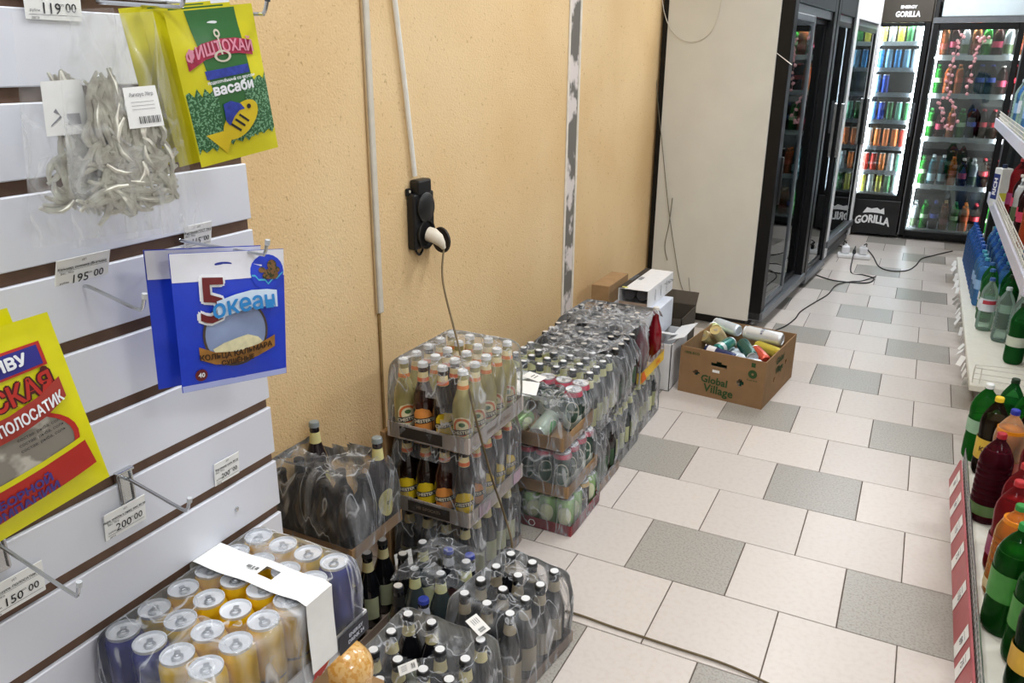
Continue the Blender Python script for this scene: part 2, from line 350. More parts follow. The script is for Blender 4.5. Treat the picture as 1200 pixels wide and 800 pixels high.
KIND['grey'] = beer_parts('grey_green_glass', '#3c4648', '#50555a', '#dfe0a8', '#c9cda0', 'rect', captop='#e4e6e8')
KIND['coal'] = beer_parts('coal_glass', '#141618', '#222326', '#17181a', '#3d5b40', 'rect', captop='#cfcac2')
KIND['stub'] = beer_parts('ink_glass', '#15161c', '#1c1d20', None, None, H=.19, R=.036)
KIND['red'] = beer_parts('red_drink_glass', '#7d0d1c', '#d8d3cd', None, None, H=.262, R=.034)
KIND['rose'] = beer_parts('rose_drink_glass', '#6a2030', '#9a938c', None, None, H=.25, R=.033)

def can_parts(nm, hexc, R=.033, H=.168, top=None, band=None, patch=None, text=None, lid='#e4e6ea'):
    al = M('can_aluminium', '#c3c6ca', .28, .9, var=.04)
    P = [('body', G().lathe([(0, .004), (R*.72, .003), (R*.78, 0), (R*.97, .008), (R, .014), (R, H*.88), (R*.98, H*.905), (R*.86, H*.965)], 22).mesh('body', M('can_'+nm, hexc, .25, .35, var=.05, scale=18), True, 50))]
    P.append(('lid', G().lathe([(R*.86, H*.965), (R*.88, H), (R*.84, H), (R*.79, H*.972), (0, H*.974)], 22).mesh('lid', M('lid_'+lid.strip('#'), lid, .32, .35, var=.03), True, 30)))
    t = G(); t.lathe([(.0075, H*.974), (.0082, H*.974+.002), (.0048, H*.974+.0025), (.0045, H*.974)], 12, Matrix.Translation((.005, 0, 0))); t.bbox(-.010, .002, -.004, .004, H*.974, H*.974+.002, .0008)
    P.append(('pull_tab', t.mesh('pull_tab', al, True)))
    if top: P.append(('rim_band', G().lathe([(R+.0003, H*.86), (R+.0003, H*.885), (R*.985, H*.908), (R*.875, H*.962)], 22).mesh('rim_band', M('rim_'+top.strip('#'), top, .3, .3), True)))
    if band: P.append(('stripe', G().lathe([(R+.0004, H*.10), (R+.0004, H*band[1])], 22).mesh('stripe', M('stripe_'+band[0].strip('#'), band[0], .3, .4), True)))
    if patch:
        gg = g_ell(R*.72, H*.24); h = G(); h.keep = True; h.add(mapped(gg, cylmap(R+.0008, H*.5)), gg[1]); P.append(('emblem', h.mesh('emblem', M('patch_'+patch.strip('#'), patch, .35), True)))
        gg = g_ell(R*.8, H*.27, 0, 0, 24, 1, .9); h = G(); h.keep = True; h.add(mapped(gg, cylmap(R+.0010, H*.5)), gg[1]); P.append(('emblem_ring', h.mesh('emblem_ring', M('ring_cream', '#e2e0d2', .4), True)))
    if text:
        gg = g_text(text[0], text[1], .0003); h = G(); h.keep = True; h.add([cylmap(R+.0014, H*text[2])(x, y) for x, y in gg[0]], gg[1]); P.append(('lettering', h.mesh('lettering', M('text_'+text[3].strip('#'), text[3], .5))))
    return P
KIND['yellowcan'] = can_parts('yellow', '#e0b820', .0255, .135, band=None, text=('ENERGY DRINK', .006, .35, '#3a2f1a'))
KIND['bluecan'] = can_parts('deep_blue', '#2b3186', .0255, .135)
KIND['tubcan'] = can_parts('dark_green', '#23423a', .033, .160, top='#c8586c', band=('#b9c4c0', .42), patch='#3a5a4c', text=('TUBORG', .011, .52, '#e6e8e0'))
KIND['greencan'] = can_parts('pale_green', '#9cc283', .033, .130, patch='#dfe6c2')
KIND['darkcan'] = can_parts('black_gold', '#2a2320', .033, .130, top='#c9a86a', text=('STOUT', .010, .5, '#d9c9a0'))
KIND['palecan'] = can_parts('silver_green', '#cfe0d3', .033, .165, patch='#5fa06a')
def g_cut(P, *names): return [p for p in P if p[0] not in names]

def place(kind, name, loc, label, cat, group=None, rz=0, rot=None, skip=()):
    t = thing(name, loc, label, cat, group, rz)
    if rot: t.rotation_euler = rot
    for n, me in KIND[kind]:
        if n not in skip: put(n, me, t)
    return t

# plastic bottles: shell, drink inside, screw cap, label
def pet_parts(nm, R, H, shell, tint, drink, cap, label=None, lab_z=(.35, .6), text=None, tcol='#ffffff', fill=.8, ribs=False, amount=.10, drink_alpha=True):
    sm_ = Mclear('shell_'+nm, shell, amount, .07, tint=tint)
    def rr(z):
        q = z/H
        return q
    pr = [(0, .006), (R*.55, .008), (R*.8, 0), (R*.97, .014), (R, .03)]
    zz = .03
    top = H*.66
    n = 9 if ribs else 3
    for i in range(1, n+1):
        z = .03+(top-.03)*i/n
        if ribs: pr += [(R, z-.010), (R*.94, z-.004)]
        pr.append((R*(.93 if (not ribs and i == 2) else 1), z))
    pr += [(R*.96, H*.72), (R*.78, H*.80), (R*.5, H*.875), (.0150, H*.92), (.0135, H*.935), (.0165, H*.94), (.0130, H*.945), (.0130, H*.955)]
    P = [('shell', G().lathe(pr, 22).mesh('shell', sm_, True, 60))]
    lv = H*fill; q = []
    for r_, z_ in pr:
        if z_ <= lv: q.append((max(0, r_-.002), z_+.0015))
    rl = q[-1][0]; q += [(rl*.97, lv), (0, lv)]
    if drink: P.append(('drink', G().lathe(q, 22).mesh('drink', M('drink_'+nm, drink, .12, var=.08, scale=12) if drink_alpha else Mclear('drink_'+nm, drink, .3, .1, tint=drink), True, 60)))
    P.append(('cap', G().lathe([(.0145, H*.943), (.0155, H*.945), (.0155, H*.99), (.0135, H), (0, H)], 16).mesh('cap', M('screw_'+cap.strip('#'), cap, .4, var=.05), True, 30)))
    if label:
        z0, z1 = H*lab_z[0], H*lab_z[1]
        P.append(('label', G().lathe([(R+.0006, z0), (R+.0006, z1)], 24).mesh('label', M('wrap_'+label.strip('#'), label, .4, var=.12, scale=20), True)))
        if text:
            gg = g_bold(text, .026 if len(text) < 7 else .018, .001); h = G(); h.keep = True; h.add(mapped(gg, cylmap(R+.0012, (z0+z1)/2)), gg[1]); P.append(('lettering', h.mesh('lettering', M('text_'+tcol.strip('#'), tcol, .5))))
    return P
KIND['p_green'] = pet_parts('green', .052, .325, '#2f9a3a', '#7ad07a', '#2c9a3a', '#e8ebea', '#8fb89a', (.38, .55), fill=.55)
KIND['p_olive'] = pet_parts('olive', .054, .34, '#2c7a34', '#7abf6a', '#2f7a2a', '#1f8a3e', '#3d8a34', (.33, .58), fill=.75)
KIND['p_kvass'] = pet_parts('kvass', .048, .32, '#3a2c22', '#e8e2d0', '#1d110c', '#e8c62c', '#d9b63a', (.22, .48), 'КВАС', '#3a1c12', .74)
KIND['p_orange'] = pet_parts('orange', .052, .33, '#f3e6c8', '#f6ead2', '#e08a1e', '#1f2f9c', '#a8381f', (.2, .42), 'ТАРХ', '#f2d9b0', .78)
KIND['p_red'] = pet_parts('cherry', .053, .33, '#7a2a3c', '#b06a78', '#5a1020', '#a8202c', '#5c7a44', (.1, .22), fill=.82, ribs=True)
KIND['p_rasp'] = pet_parts('raspberry', .050, .32, '#b83a44', '#d89090', '#9c2426', '#b8242c', '#8e2f5c', (.2, .4), fill=.8)
KIND['p_juice'] = pet_parts('juice', .052, .31, '#f0c070', '#f6dcae', '#dc8420', '#2a8a3c', '#e8d7a8', (.1, .2), fill=.85, ribs=True)
KIND['p_dgreen'] = pet_parts('bottle_green', .046, .32, '#1f4a22', '#5f9a58', '#1f4420', '#1f6a34', '#d2a63a', (.25, .45), fill=.8)
KIND['p_clear'] = pet_parts('water', .044, .31, '#dfeee8', '#dcefe6', None, '#3a5a9a', '#d8e0ea', (.38, .62))
KIND['p_ribbed'] = pet_parts('ribbed_water', .044, .31, '#d5e4e0', '#d8eae4', None, '#c9d6dc', ribs=True)
KIND['p_gwater'] = pet_parts('green_water', .046, .32, '#4fae66', '#8fd09a', None, '#2e5f9a', '#dfe6ea', (.25, .42))
KIND['p_gcap'] = pet_parts('green_mineral', .046, .32, '#3a9a50', '#7ac488', '#2c7a3e', '#16301c', '#c8d2c2', (.3, .46), fill=.7)
KIND['p_blue'] = pet_parts('blue_water', .046, .32, '#6fa8e0', '#9cc6f0', '#5a98d8', '#2a5cb0', fill=.8, ribs=True)
KIND['p_cyan'] = pet_parts('cyan_water', .046, .31, '#8fc2e8', '#b4d8f2', '#78b4e0', '#3f9ab0', '#8fb4dc', (.35, .55), fill=.8)
KIND['p_fant'] = pet_parts('orange_soda', .036, .26, '#f4c48a', '#f6d2a0', '#e2741a', '#e07a20', '#d8603a', (.4, .55), fill=.85)
KIND['p_lime'] = pet_parts('lime_soda', .036, .26, '#58c058', '#7ad07a', '#2fa03a', '#2f8a3a', '#b8dca8', (.4, .55), fill=.85)
KIND['p_cola'] = pet_parts('cola', .036, .26, '#4a2a20', '#6a4a40', '#1c0f0c', '#a82430', '#b82a38', (.42, .58), fill=.85)
KIND['p_pepsi'] = pet_parts('blue_cola', .036, .26, '#3a2a2c', '#5a4a50', '#170f12', '#2a3a9a', '#4a60c0', (.42, .58), fill=.85)
KIND['p_teal'] = pet_parts('teal_water', .036, .27, '#4a94a0', '#7ab8c0', '#3f8694', '#cfd8dc', '#a8c4cc', (.15, .4), fill=.85)
KIND['p_milk'] = pet_parts('white_drink', .036, .25, '#e6e8ea', '#f0f2f4', '#dfe2e4', '#dfe2e2', '#4a5a3a', (.1, .4), fill=.85)
KIND['p_amber'] = pet_parts('amber_soda', .036, .27, '#c89060', '#d8a878', '#a8642c', '#c8a070', '#8a3a2c', (.22, .4), fill=.85)
KIND['p_orgreen'] = pet_parts('carrot_drink', .042, .27, '#e08a5a', '#f0b090', '#d0521c', '#2f6a3a', fill=.86)
KIND['p_dark'] = pet_parts('dark_drink', .038, .25, '#5a3030', '#7a5050', '#2c1214', '#e8dcd6', '#c03a5a', (.3, .5), fill=.85)
for nm, hx in (('sky', '#4aa0e0'), ('aqua', '#8fc8ea'), ('navy', '#3a55c0'), ('mint', '#7ac0a0'), ('forest', '#3f7a4a'), ('tang', '#f08a4a'), ('scarlet', '#c8453a'), ('lemon', '#cfc85a'), ('snow', '#dfe6ea')):
    KIND['c_'+nm] = can_parts('slim_'+nm, hx, .029, .165)

# ================================================================== left row of glass-door coolers
TH = math.radians(4.5)
FO = Vector((-.397, 2.05, 0)); FH = Vector((math.sin(TH), math.cos(TH), 0)); FN = Vector((math.cos(TH), -math.sin(TH), 0))
steel_w = M('white_steel_side', '#d9d8d0', .5, var=.04, scale=4)
frame_b = M('black_frame', '#0b0c0e', .4, var=.1, spec=.3)
frame_g = M('grey_aluminium', '#6d7176', .35, .5, var=.08)
inner_m = M('cooler_inside', '#5a6066', .5, var=.08)
shelf_w = M('shelf_white', '#e4e6ea', .4, var=.04)
led_m = M('cooler_led', '#eef4ff', .5, var=.01, emit=14)
pricestrip = M('price_strip', '#c9cdd6', .5, var=.2, scale=60)
# local frame: x = along the front (away from viewer), y = outwards (to the aisle), z up, so rotate
def cooler_frame(s0): return FO+FH*s0
def side_cooler(name, s0, L, D, H, label, frame, doors, body, kick):
    """cooler whose front runs along FH; local x along the row, local -y into the wall, front at y=0"""
    t = thing(name, cooler_frame(s0), label, 'fridge', None, PI/2-TH)
    # local +x -> FH ; local +y -> rotated 90deg left = -FN ; so the aisle is at -y
    bd = G()
    bd.bbox(0, .03, .075, D, .06, H, .004); bd.bbox(L-.03, L, .075, D, .06, H, .004); bd.box(.03, L-.03, D-.03, D, .06, H)
    bd.box(.03, L-.03, .09, D-.03, .12, .15); bd.box(.03, L-.03, .075, D-.03, H-.24, H)
    bd.obj('body', body, t)
    G().box(.05, L-.05, .10, D-.05, 0, .06).obj('plinth', blackp, t)
    fr = G(); fw = .085
    fr.bbox(0, fw, 0, .074, .075, H, .004); fr.bbox(L-fw, L, 0, .074, .075, H, .004); fr.bbox(fw, L-fw, 0, .074, H-.22, H, .004)
    fr.obj('front_frame', frame, t)
    G().bbox(.0, L, -.012, .074, kick, kick+.055, .004).obj('bottom_rail', frame_g, t)
    G().box(fw, L-fw, .015, .07, H-.27, H-.222).obj('top_rail', frame_g, t)
    return t
def inner_light(t, x, y, z0, z1, power):
    ld = bpy.data.lights.new('cooler_strip_light', 'AREA'); ld.shape = 'RECTANGLE'; ld.size = .03; ld.size_y = z1-z0; ld.energy = power; ld.color = (.95, .98, 1)
    lo = bpy.data.objects.new('cooler_strip_light', ld); col.objects.link(lo); lo.parent = t; lo.location = (x, y, (z0+z1)/2); lo.rotation_euler = (PI/2, 0, 0)
# near cooler: two sliding doors
c1 = side_cooler('glass_door_cooler', 0, 1.2, .755, 2.12, 'black-framed sliding-door cooler with bare white side panel beside the yellow wall', frame_b, 2, steel_w, .07)
def sliding(t, x0, x1, y, zb=.13, zt=1.85, handle=None, fm_=frame_g):
    d = G(); d.bbox(x0, x0+.035, y, y+.022, zb, zt, .003); d.bbox(x1-.035, x1, y, y+.022, zb, zt, .003); d.bbox(x0+.035, x1-.035, y, y+.022, zb, zb+.035, .003); d.bbox(x0+.035, x1-.035, y, y+.022, zt-.035, zt, .003)
    o = d.obj('sliding_door', fm_, t)
    G().box(x0+.035, x1-.035, y+.009, y+.013, zb+.035, zt-.035).obj('pane', glass_m, o)
    if handle: G().bbox(handle, handle+.022, y-.022, y, .78, 1.06, .006, 2).obj('handle', blackp, o)
    return o
G().box(-.002, 0, .725, .755, .06, 2.12).obj('rear_edge', frame_b, c1)
sliding(c1, .087, .62, .012, handle=.095); sliding(c1, .58, 1.113, .045, fm_=frame_b)
for z in (.42, .72, 1.02, 1.32, 1.60):
    s_ = G().bbox(.035, 1.165, .10, .72, z, z+.012, .002).obj('shelf', shelf_w, c1); G().box(.035, 1.165, .092, .10, z-.015, z+.03).obj('price_strip', pricestrip, s_)
G().box(.36, .375, .082, .094, .16, 1.86).obj('led_tube', led_m, c1)
inner_light(c1, .36, .078, .2, 1.84, 5)
ld = bpy.data.lights.new('cooler_light', 'AREA'); ld.shape = 'RECTANGLE'; ld.size = .9; ld.size_y = .04; ld.energy = 8; lo = bpy.data.objects.new('cooler_light', ld); col.objects.link(lo); lo.parent = c1; lo.location = (.6, .12, 1.84)
dn = {'p_milk': 'white', 'p_lime': 'green', 'p_pepsi': 'blue-labelled cola', 'p_amber': 'amber', 'p_fant': 'orange', 'p_cola': 'red-labelled cola', 'p_teal': 'teal', 'p_dark': 'dark'}
kinds = ['p_lime', 'p_fant', 'p_amber', 'p_lime', 'p_cola', 'p_teal', 'p_milk', 'p_pepsi']
for k, z in enumerate((.152, .432, .732, 1.032, 1.332, 1.612)):
    for i in range(9 if k < 5 else 0):
        q = c1.location+FH*(.12+i*.115)-FN*.16
        kd = random.choice(kinds if k < 4 else ['p_teal', 'p_milk', 'p_dark'])
        place(kd, 'drink_bottle', (q.x, q.y, z), '%s bottle on the %s shelf of the white-sided cooler' % (dn[kd], ('lowest', 'second', 'third', 'fourth', 'fifth')[k]), 'bottle', '%s bottles, %s shelf of the white-sided cooler' % (dn[kd], ('lowest', 'second', 'third', 'fourth', 'fifth')[k]), rz=random.uniform(0, 6))
# screw heads and a wire clip on the near black post
# second cooler: bright, hinged glass door
c2 = side_cooler('glass_door_cooler', 1.23, .72, .79, 2.12, 'narrow black cooler with one brightly lit glass door between two wider coolers', frame_b, 1, frame_b, .03)
def hinged(t, L, y=.012, zb=.10, zt=1.86, fm_=frame_b):
    o = sliding(t, .087, L-.087, y, zb, zt, None, fm_)
    G().bbox(L-.115, L-.095, y-.03, y, .9, 1.3, .006, 2).obj('handle', chrome, o); return o
hinged(c2, .72)
for z in (.42, .72, 1.02, 1.32, 1.60):
    s_ = G().bbox(.035, .685, .10, .72, z, z+.012, .002).obj('shelf', shelf_w, c2); G().box(.035, .685, .092, .10, z-.015, z+.03).obj('price_strip', pricestrip, s_)
for x in (.095, .61): G().box(x, x+.012, .078, .09, .16, 1.84).obj('led_tube', led_m, c2)
for x in (.1, .62): inner_light(c2, x, .076, .2, 1.84, 4)
# third cooler: white body with glass door
c3 = side_cooler('glass_door_cooler', 1.98, 1.2, .79, 2.12, 'white-framed cooler with dark glass doors and grille foot next to the slim black cooler', white, 2, white, .16)
hinged(c3, 1.2, fm_=frame_b)
for z in (.42, .72, 1.02, 1.32, 1.60):
    s_ = G().bbox(.035, 1.165, .10, .72, z, z+.012, .002).obj('shelf', shelf_w, c3); G().box(.035, 1.165, .092, .10, z-.015, z+.03).obj('price_strip', pricestrip, s_)
for x in (.095, 1.09): G().box(x, x+.012, .078, .09, .24, 1.84).obj('led_tube', led_m, c3)
for x in (.1, 1.1): inner_light(c3, x, .076, .24, 1.84, 4)
for i in range(6): G().bbox(.03, 1.17, .02, .035, .035+i*.02, .047+i*.02, .002).obj('grille_slat', frame_g, c3)
for c, L, s0 in ((c2, .72, 1.23), (c3, 1.2, 1.98)):
    for k, z in enumerate((.432, .732, 1.032, 1.332, 1.612)):
        for i in range(int((L-.2)/.085)):
            q = c.location+FH*(.14+i*.085)-FN*.15
            kd = ('c_scarlet', 'c_tang', 'c_aqua', 'c_snow', 'c_sky')[k]
            place(kd, 'drink_can', (q.x, q.y, z), ('red', 'orange', 'pale blue', 'white', 'sky blue')[k]+' can on a shelf of the '+('narrow bright' if c == c2 else 'white-framed')+' cooler', 'can', ('red', 'orange', 'pale blue', 'white', 'sky blue')[k]+' cans in the '+('narrow' if c == c2 else 'white')+' cooler', rz=random.uniform(0, 6), skip=('pull_tab', 'emblem_ring'))

# ================================================================== coolers at the end of the aisle
BY = 5.57
cabm = M('black_cabinet', '#131416', .35, var=.12, scale=6)
def back_cooler(name, x0, x1, D, H, label, body):
    t = thing(name, (x0, BY, 0), label, 'fridge'); W = x1-x0
    bd = G(); bd.bbox(0, .035, .06, D, .03, H, .004); bd.bbox(W-.035, W, .06, D, .03, H, .004); bd.box(.035, W-.035, D-.03, D, .03, H); bd.box(.035, W-.035, .06, D-.03, H-.2, H); bd.box(.035, W-.035, .06, D-.03, .04, .06)
    bd.obj('body', body, t)
    G().box(.05, W-.05, .12, D-.05, 0, .03).obj('plinth', blackp, t)
    return t, W
g1, W = back_cooler('drink_cooler', -.222, .238, .62, 2.14, 'slim black energy drink cooler with white arched lettering on its foot panel', cabm)
d = G(); zb, zt = .36, 1.93
d.bbox(0, .05, 0, .055, zb, zt, .004); d.bbox(W-.05, W, 0, .055, zb, zt, .004); d.bbox(.05, W-.05, 0, .055, zb, zb+.05, .004); d.bbox(.05, W-.05, 0, .055, zt-.03, zt, .004)
dr = d.obj('door', frame_b, g1); G().box(.05, W-.05, .03, .034, zb+.05, zt-.03).obj('pane', glass_m, dr); G().bbox(W-.04, W-.02, -.03, 0, .95, 1.25, .006, 2).obj('handle', frame_g, dr)
ft = G().bbox(0, W, 0, .06, .03, .355, .004).obj('foot_panel', cabm, g1)
hd = G().bbox(0, W, 0, .06, 1.935, 2.14, .004).obj('header_panel', M('header_brown', '#3a342c', .4, emit=.15), g1)
wt = M('white_print', '#f0f0f0', .5)
arch = g_bold('GORILLA', .105, .004, .72); arch = g_warp(arch, lambda x, y: (x, y-1.1*x*x+.0))
decal('lettering', g_move(arch, 0, 0, -.0), planemap((W/2, -.0012, .17), (1, 0, 0), (0, 0, 1)), wt, ft)
crest = [(-.09, .0), (-.06, .05), (-.02, .035), (.03, .05), (.06, .03), (.09, .06), (.1, .0)]
decal('emblem', g_strip([(x, .24+y*.9-1.1*x*x) for x, y in crest], [(x, .235-1.1*x*x) for x, y in crest]), planemap((W/2, -.0012, 0), (1, 0, 0), (0, 0, 1)), wt, ft)
decal('lettering', g_bold('GORILLA', .065, .003, .75), planemap((W/2+.03, -.0012, 2.0), (1, 0, 0), (0, 0, 1)), wt, hd)
decal('lettering', g_bold('ENERGY', .035, .002), planemap((W/2+.03, -.0012, 2.06), (1, 0, 0), (0, 0, 1)), wt, hd)
for x in (.052, W-.064): G().box(x, x+.012, .058, .07, .42, 1.9).obj('led_tube', led_m, g1)
for x in (.058, W-.058): inner_light(g1, x, .056, .42, 1.9, 7)
ld = bpy.data.lights.new('cooler_light', 'AREA'); ld.shape = 'RECTANGLE'; ld.size = .3; ld.size_y = .05; ld.energy = 24; lo = bpy.data.objects.new('cooler_light', ld); col.objects.link(lo); lo.parent = g1; lo.location = (W/2, .1, 1.92)
rows = [(.415, 'lemon'), (.62, 'scarlet'), (.845, 'tang'), (1.085, 'forest'), (1.325, 'navy'), (1.545, 'sky'), (1.77, 'lemon')]
alt = {'lemon': ['lemon', 'snow', 'lemon', 'forest', 'snow'], 'scarlet': ['scarlet', 'scarlet', 'tang', 'snow', 'mint'], 'tang': ['snow', 'tang', 'tang', 'tang', 'scarlet'], 'forest': ['aqua', 'navy', 'forest', 'mint', 'forest'], 'navy': ['aqua', 'navy', None, None, None], 'sky': ['sky', 'aqua', 'sky', 'aqua', 'snow']}
colname = {'lemon': 'yellow', 'snow': 'white', 'forest': 'dark green', 'scarlet': 'red', 'tang': 'orange', 'mint': 'mint green', 'aqua': 'pale blue', 'navy': 'deep blue', 'sky': 'sky blue'}
shelfname = ['bottom', 'second lowest', 'third lowest', 'middle', 'half-empty', 'second highest', 'top']
for (z, kd), sn in zip(rows, shelfname):
    s_ = G().bbox(.04, W-.04, .07, .56, z-.014, z-.002, .002).obj('shelf', shelf_w, g1); G().box(.06, W-.06, .062, .068, z-.03, z+.008).obj('price_strip', pricestrip, s_)
    for i, q in enumerate(alt[kd]):
        if q: place('c_'+q, 'drink_can', (g1.location.x+.085+i*.073, BY+.115, z), 'tall %s drink can on the %s shelf of the slim lettered cooler' % (colname[q], sn), 'can', '%s cans on the %s slim cooler shelf' % (colname[q], sn), rz=random.uniform(0, 6))
# wide cooler
g2, W = back_cooler('drink_cooler', .25, 1.68, .68, 2.3, 'wide two-door black cooler full of soda bottles with pale header and bead garland', cabm)
G().bbox(0.06, W, -.01, .06, 1.975, 2.3, .006).obj('header_panel', M('header_pale', '#b9c6cc', .35, var=.08, scale=5, emit=.25), g2)
G().box(.0, W, -.004, .06, 1.925, 1.97).obj('top_rail', frame_g, g2)
for x0, x1 in ((0, .705), (.715, W)):
    d = G(); zb, zt = .045, 1.92
    d.bbox(x0, x0+.055, 0, .05, zb, zt, .004); d.bbox(x1-.045, x1, 0, .05, zb, zt, .004); d.bbox(x0+.055, x1-.045, 0, .05, zb, zb+.05, .004); d.bbox(x0+.055, x1-.045, 0, .05, zt-.05, zt, .004)
    dr = d.obj('door', frame_b, g2); G().box(x0+.055, x1-.045, .025, .029, zb+.05, zt-.05).obj('pane', glass_m, dr)
    G().box(x0, x0+.008, -.004, 0, zb, zt).obj('edge_trim', frame_g, dr)
for x in (.07, W-.08): G().box(x, x+.012, .06, .072, .12, 1.86).obj('led_tube', led_m, g2)
for x in (.075, .68, W-.075): inner_light(g2, x, .053, .12, 1.86, 8)
ld = bpy.data.lights.new('cooler_light', 'AREA'); ld.shape = 'RECTANGLE'; ld.size = 1.1; ld.size_y = .05; ld.energy = 30; lo = bpy.data.objects.new('cooler_light', ld); col.objects.link(lo); lo.parent = g2; lo.location = (W/2, .12, 1.9)
rows = [(.10, 'bottom', ['p_milk', 'p_lime', 'p_pepsi', 'p_amber', 'p_lime', 'p_fant', 'p_cola', 'p_lime']),
        (.515, 'second', ['p_lime', 'p_teal', 'p_teal', 'p_fant', 'p_dark', 'p_milk', 'p_cola', 'p_cola']),
        (.945, 'middle', ['p_lime', 'p_dark', 'p_fant', 'p_lime', 'p_pepsi', 'p_cola', 'p_cola', 'p_cola']),
        (1.325, 'fourth', ['p_lime', 'p_fant', 'p_fant', 'p_cola', 'p_pepsi', 'p_pepsi', 'p_dark', 'p_cola']),
        (1.65, 'top', ['p_amber', 'p_dark', 'p_milk', 'p_amber', 'p_lime', 'p_dark', 'p_milk', 'p_amber'])]
dn = {'p_milk': 'white', 'p_lime': 'green', 'p_pepsi': 'blue-labelled cola', 'p_amber': 'amber', 'p_fant': 'orange', 'p_cola': 'red-labelled cola', 'p_teal': 'teal', 'p_dark': 'dark'}
for z, sn, ks in rows:
    s_ = G().bbox(.04, W-.04, .075, .6, z-.016, z-.002, .002).obj('shelf', shelf_w, g2); G().box(.065, W-.065, .066, .073, z-.03, z+.012).obj('price_rail', shelf_w, s_)
    for x in (.12, .3, .52): G().box(x, x+.09, .062, .065, z-.035, z+.012).obj('price_tag', paper, s_)
    for i, kd in enumerate(ks):
        for dy in (0, .10) if i < 7 else (0,):
            place(kd, 'soda_bottle', (g2.location.x+.115+i*.084, BY+.125+dy, z), '%s soda bottle on the %s shelf of the wide cooler' % (dn[kd], sn), 'bottle', '%s bottles on the %s shelf of the wide cooler' % (dn[kd], sn), rz=face_cam(.5, BY)+random.uniform(-.3, .3), skip=('lettering',))
# bead garlands hanging on the wide cooler door
pink = M('pink_beads', '#d9a0a4', .5, var=.2, scale=50, emit=0)
def garland(pts, label):
    t = thing('bead_garland', (.6, BY-.02, 0), label, 'garland', None)
    path = smoothpath(pts, 10); L = Vector((.6, BY-.02, 0))
    G().tube([p-L for p in path], .002, 5).obj('string', M('garland_string', '#b98a90', .7), t)
    g = G(); acc = 0
    for a, b_ in zip(path, path[1:]):
        acc += (b_-a).length
        if acc > .045:
            acc = 0
            for k in range(2):
                c = b_-L+Vector((random.uniform(-.022, .022), random.uniform(-.012, 0), random.uniform(-.014, .014)))
                g.lathe([(0, -.015), (.012, -.009), (.015, 0), (.012, .009), (0, .015)], 7, Matrix.Translation(c))
    o = g.obj('beads', pink, t, True); o['kind'] = 'stuff'
Y0 = BY-.035
garland([yp(u, v, Y0) for u, v in ((1133, 36), (1124, 50), (1118, 68), (1112, 95), (1110, 112), (1102, 118), (1104, 140), (1112, 152), (1120, 140), (1116, 118))], 'pink bead garland with a loop at its end on the wide cooler door')
garland([yp(u, v, Y0) for u, v in ((1153, 38), (1146, 48), (1156, 44), (1150, 52), (1143, 62), (1140, 75), (1136, 95), (1132, 110))], 'shorter pink bead garland without a loop on the wide cooler door')

# ================================================================== slatted display panel
PX = -.58; PEND = -1.915
slat_m = M('slat_white', '#d8dae3', .4, var=.02, scale=3)
mdf = M('raw_mdf', '#6b5344', .9, var=.15, scale=40)
pan = thing('slat_panel_display', (PX, PEND, 0), 'white slatted display board with brown grooves holding hanging snack bags', 'display panel')
pitch, gz0 = .1014, 1.029                     # grooves at gz0 + k * pitch
for k in range(-10, 13):
    z0 = gz0+k*pitch+.0085; z1 = z0+pitch-.017
    if z0 < .02: continue
    G().bbox(-.008, 0, -1.7, 0, z0, z1, .0015).obj('slat', slat_m, pan)
G().box(-.026, -.0125, -1.7, -.002, .02, 2.3).obj('backing_board', mdf, pan)
G().box(-.0125, -.008, -1.7, -.002, .02, 2.3).obj('core_board', mdf, pan)
for y in (-.06, -.85, -1.66):
    G().bbox(-.075, -.028, y-.025, y+.025, .0, 2.3, .004).obj('upright', M('rack_grey', '#777a7e', .5, .4), pan)
    G().bbox(-.36, -.028, y-.025, y+.025, .0, .05, .004).obj('foot', M('rack_grey', '#777a7e', .5, .4), pan)
screw = G().lathe([(0, 0), (.004, 0), (.004, .002), (.0025, .003), (0, .003)], 10, Matrix.Rotation(PI/2, 4, 'Y')).obj('screw_head', chrome, pan); q = wp(277, 596, PX); screw.location = (0, q.y-PEND, q.z)

def hook(y, z, L, label, tip='#4a4a4c', drop=.0, bracket=True, xo=PX):
    """steel peg hook seated in a groove of the panel"""
    t = thing('peg_hook', (xo, y, z), label, 'hook')
    if bracket:
        g = G(); g.bbox(-.004, .004, -.012, .012, -.04, .012, .0015); g.bbox(-.012, .008, -.014, .014, .010, .014, .001); g.bbox(.004, .007, -.011, -.007, -.036, .01, .001); g.bbox(.004, .007, .007, .011, -.036, .01, .001)
        g.obj('bracket', chrome, t)
    G().tube(smoothpath([(.004, 0, 0), (.02, 0, -.001), (L-.02, 0, -.004-drop), (L-.006, 0, -.003-drop), (L, 0, .008-drop), (L+.002, 0, .014-drop)], 5), .0024, 8).obj('peg', chrome, t, True)
    G().tube([(L+.0015, 0, .010-drop), (L+.003, 0, .017-drop)], .0034, 8).obj('tip', M('tip_'+tip.strip('#'), tip, .5), t)
    return t
H_green = hook(-2.02, 1.634, .165, 'steel hook with black tip carrying the green and yellow snack bags')
H_clear = hook(-2.135, 1.640, .15, 'steel hook carrying the clear bags of dried fish', '#b9bcc0', drop=.004, bracket=False)
H_blue = hook(-2.06, 1.335, .165, 'steel hook poking through the blue and white snack bag', '#b9bcc0', bracket=False)
H_195 = hook(-2.215, 1.305, .11, 'empty thin hook beneath the price card of 195 roubles', '#b9bcc0', drop=.012, bracket=False)
H_200 = hook(-2.205, 1.027, .125, 'empty hook on a shiny bracket above the 200 price card', '#b9bcc0', drop=.014)
H_150 = hook(-2.385, 1.027, .150, 'empty hook beside the 150 price card', '#b9bcc0', drop=.02)
H_yel = hook(-2.43, 1.335, .17, 'steel hook carrying the big yellow snack bags')

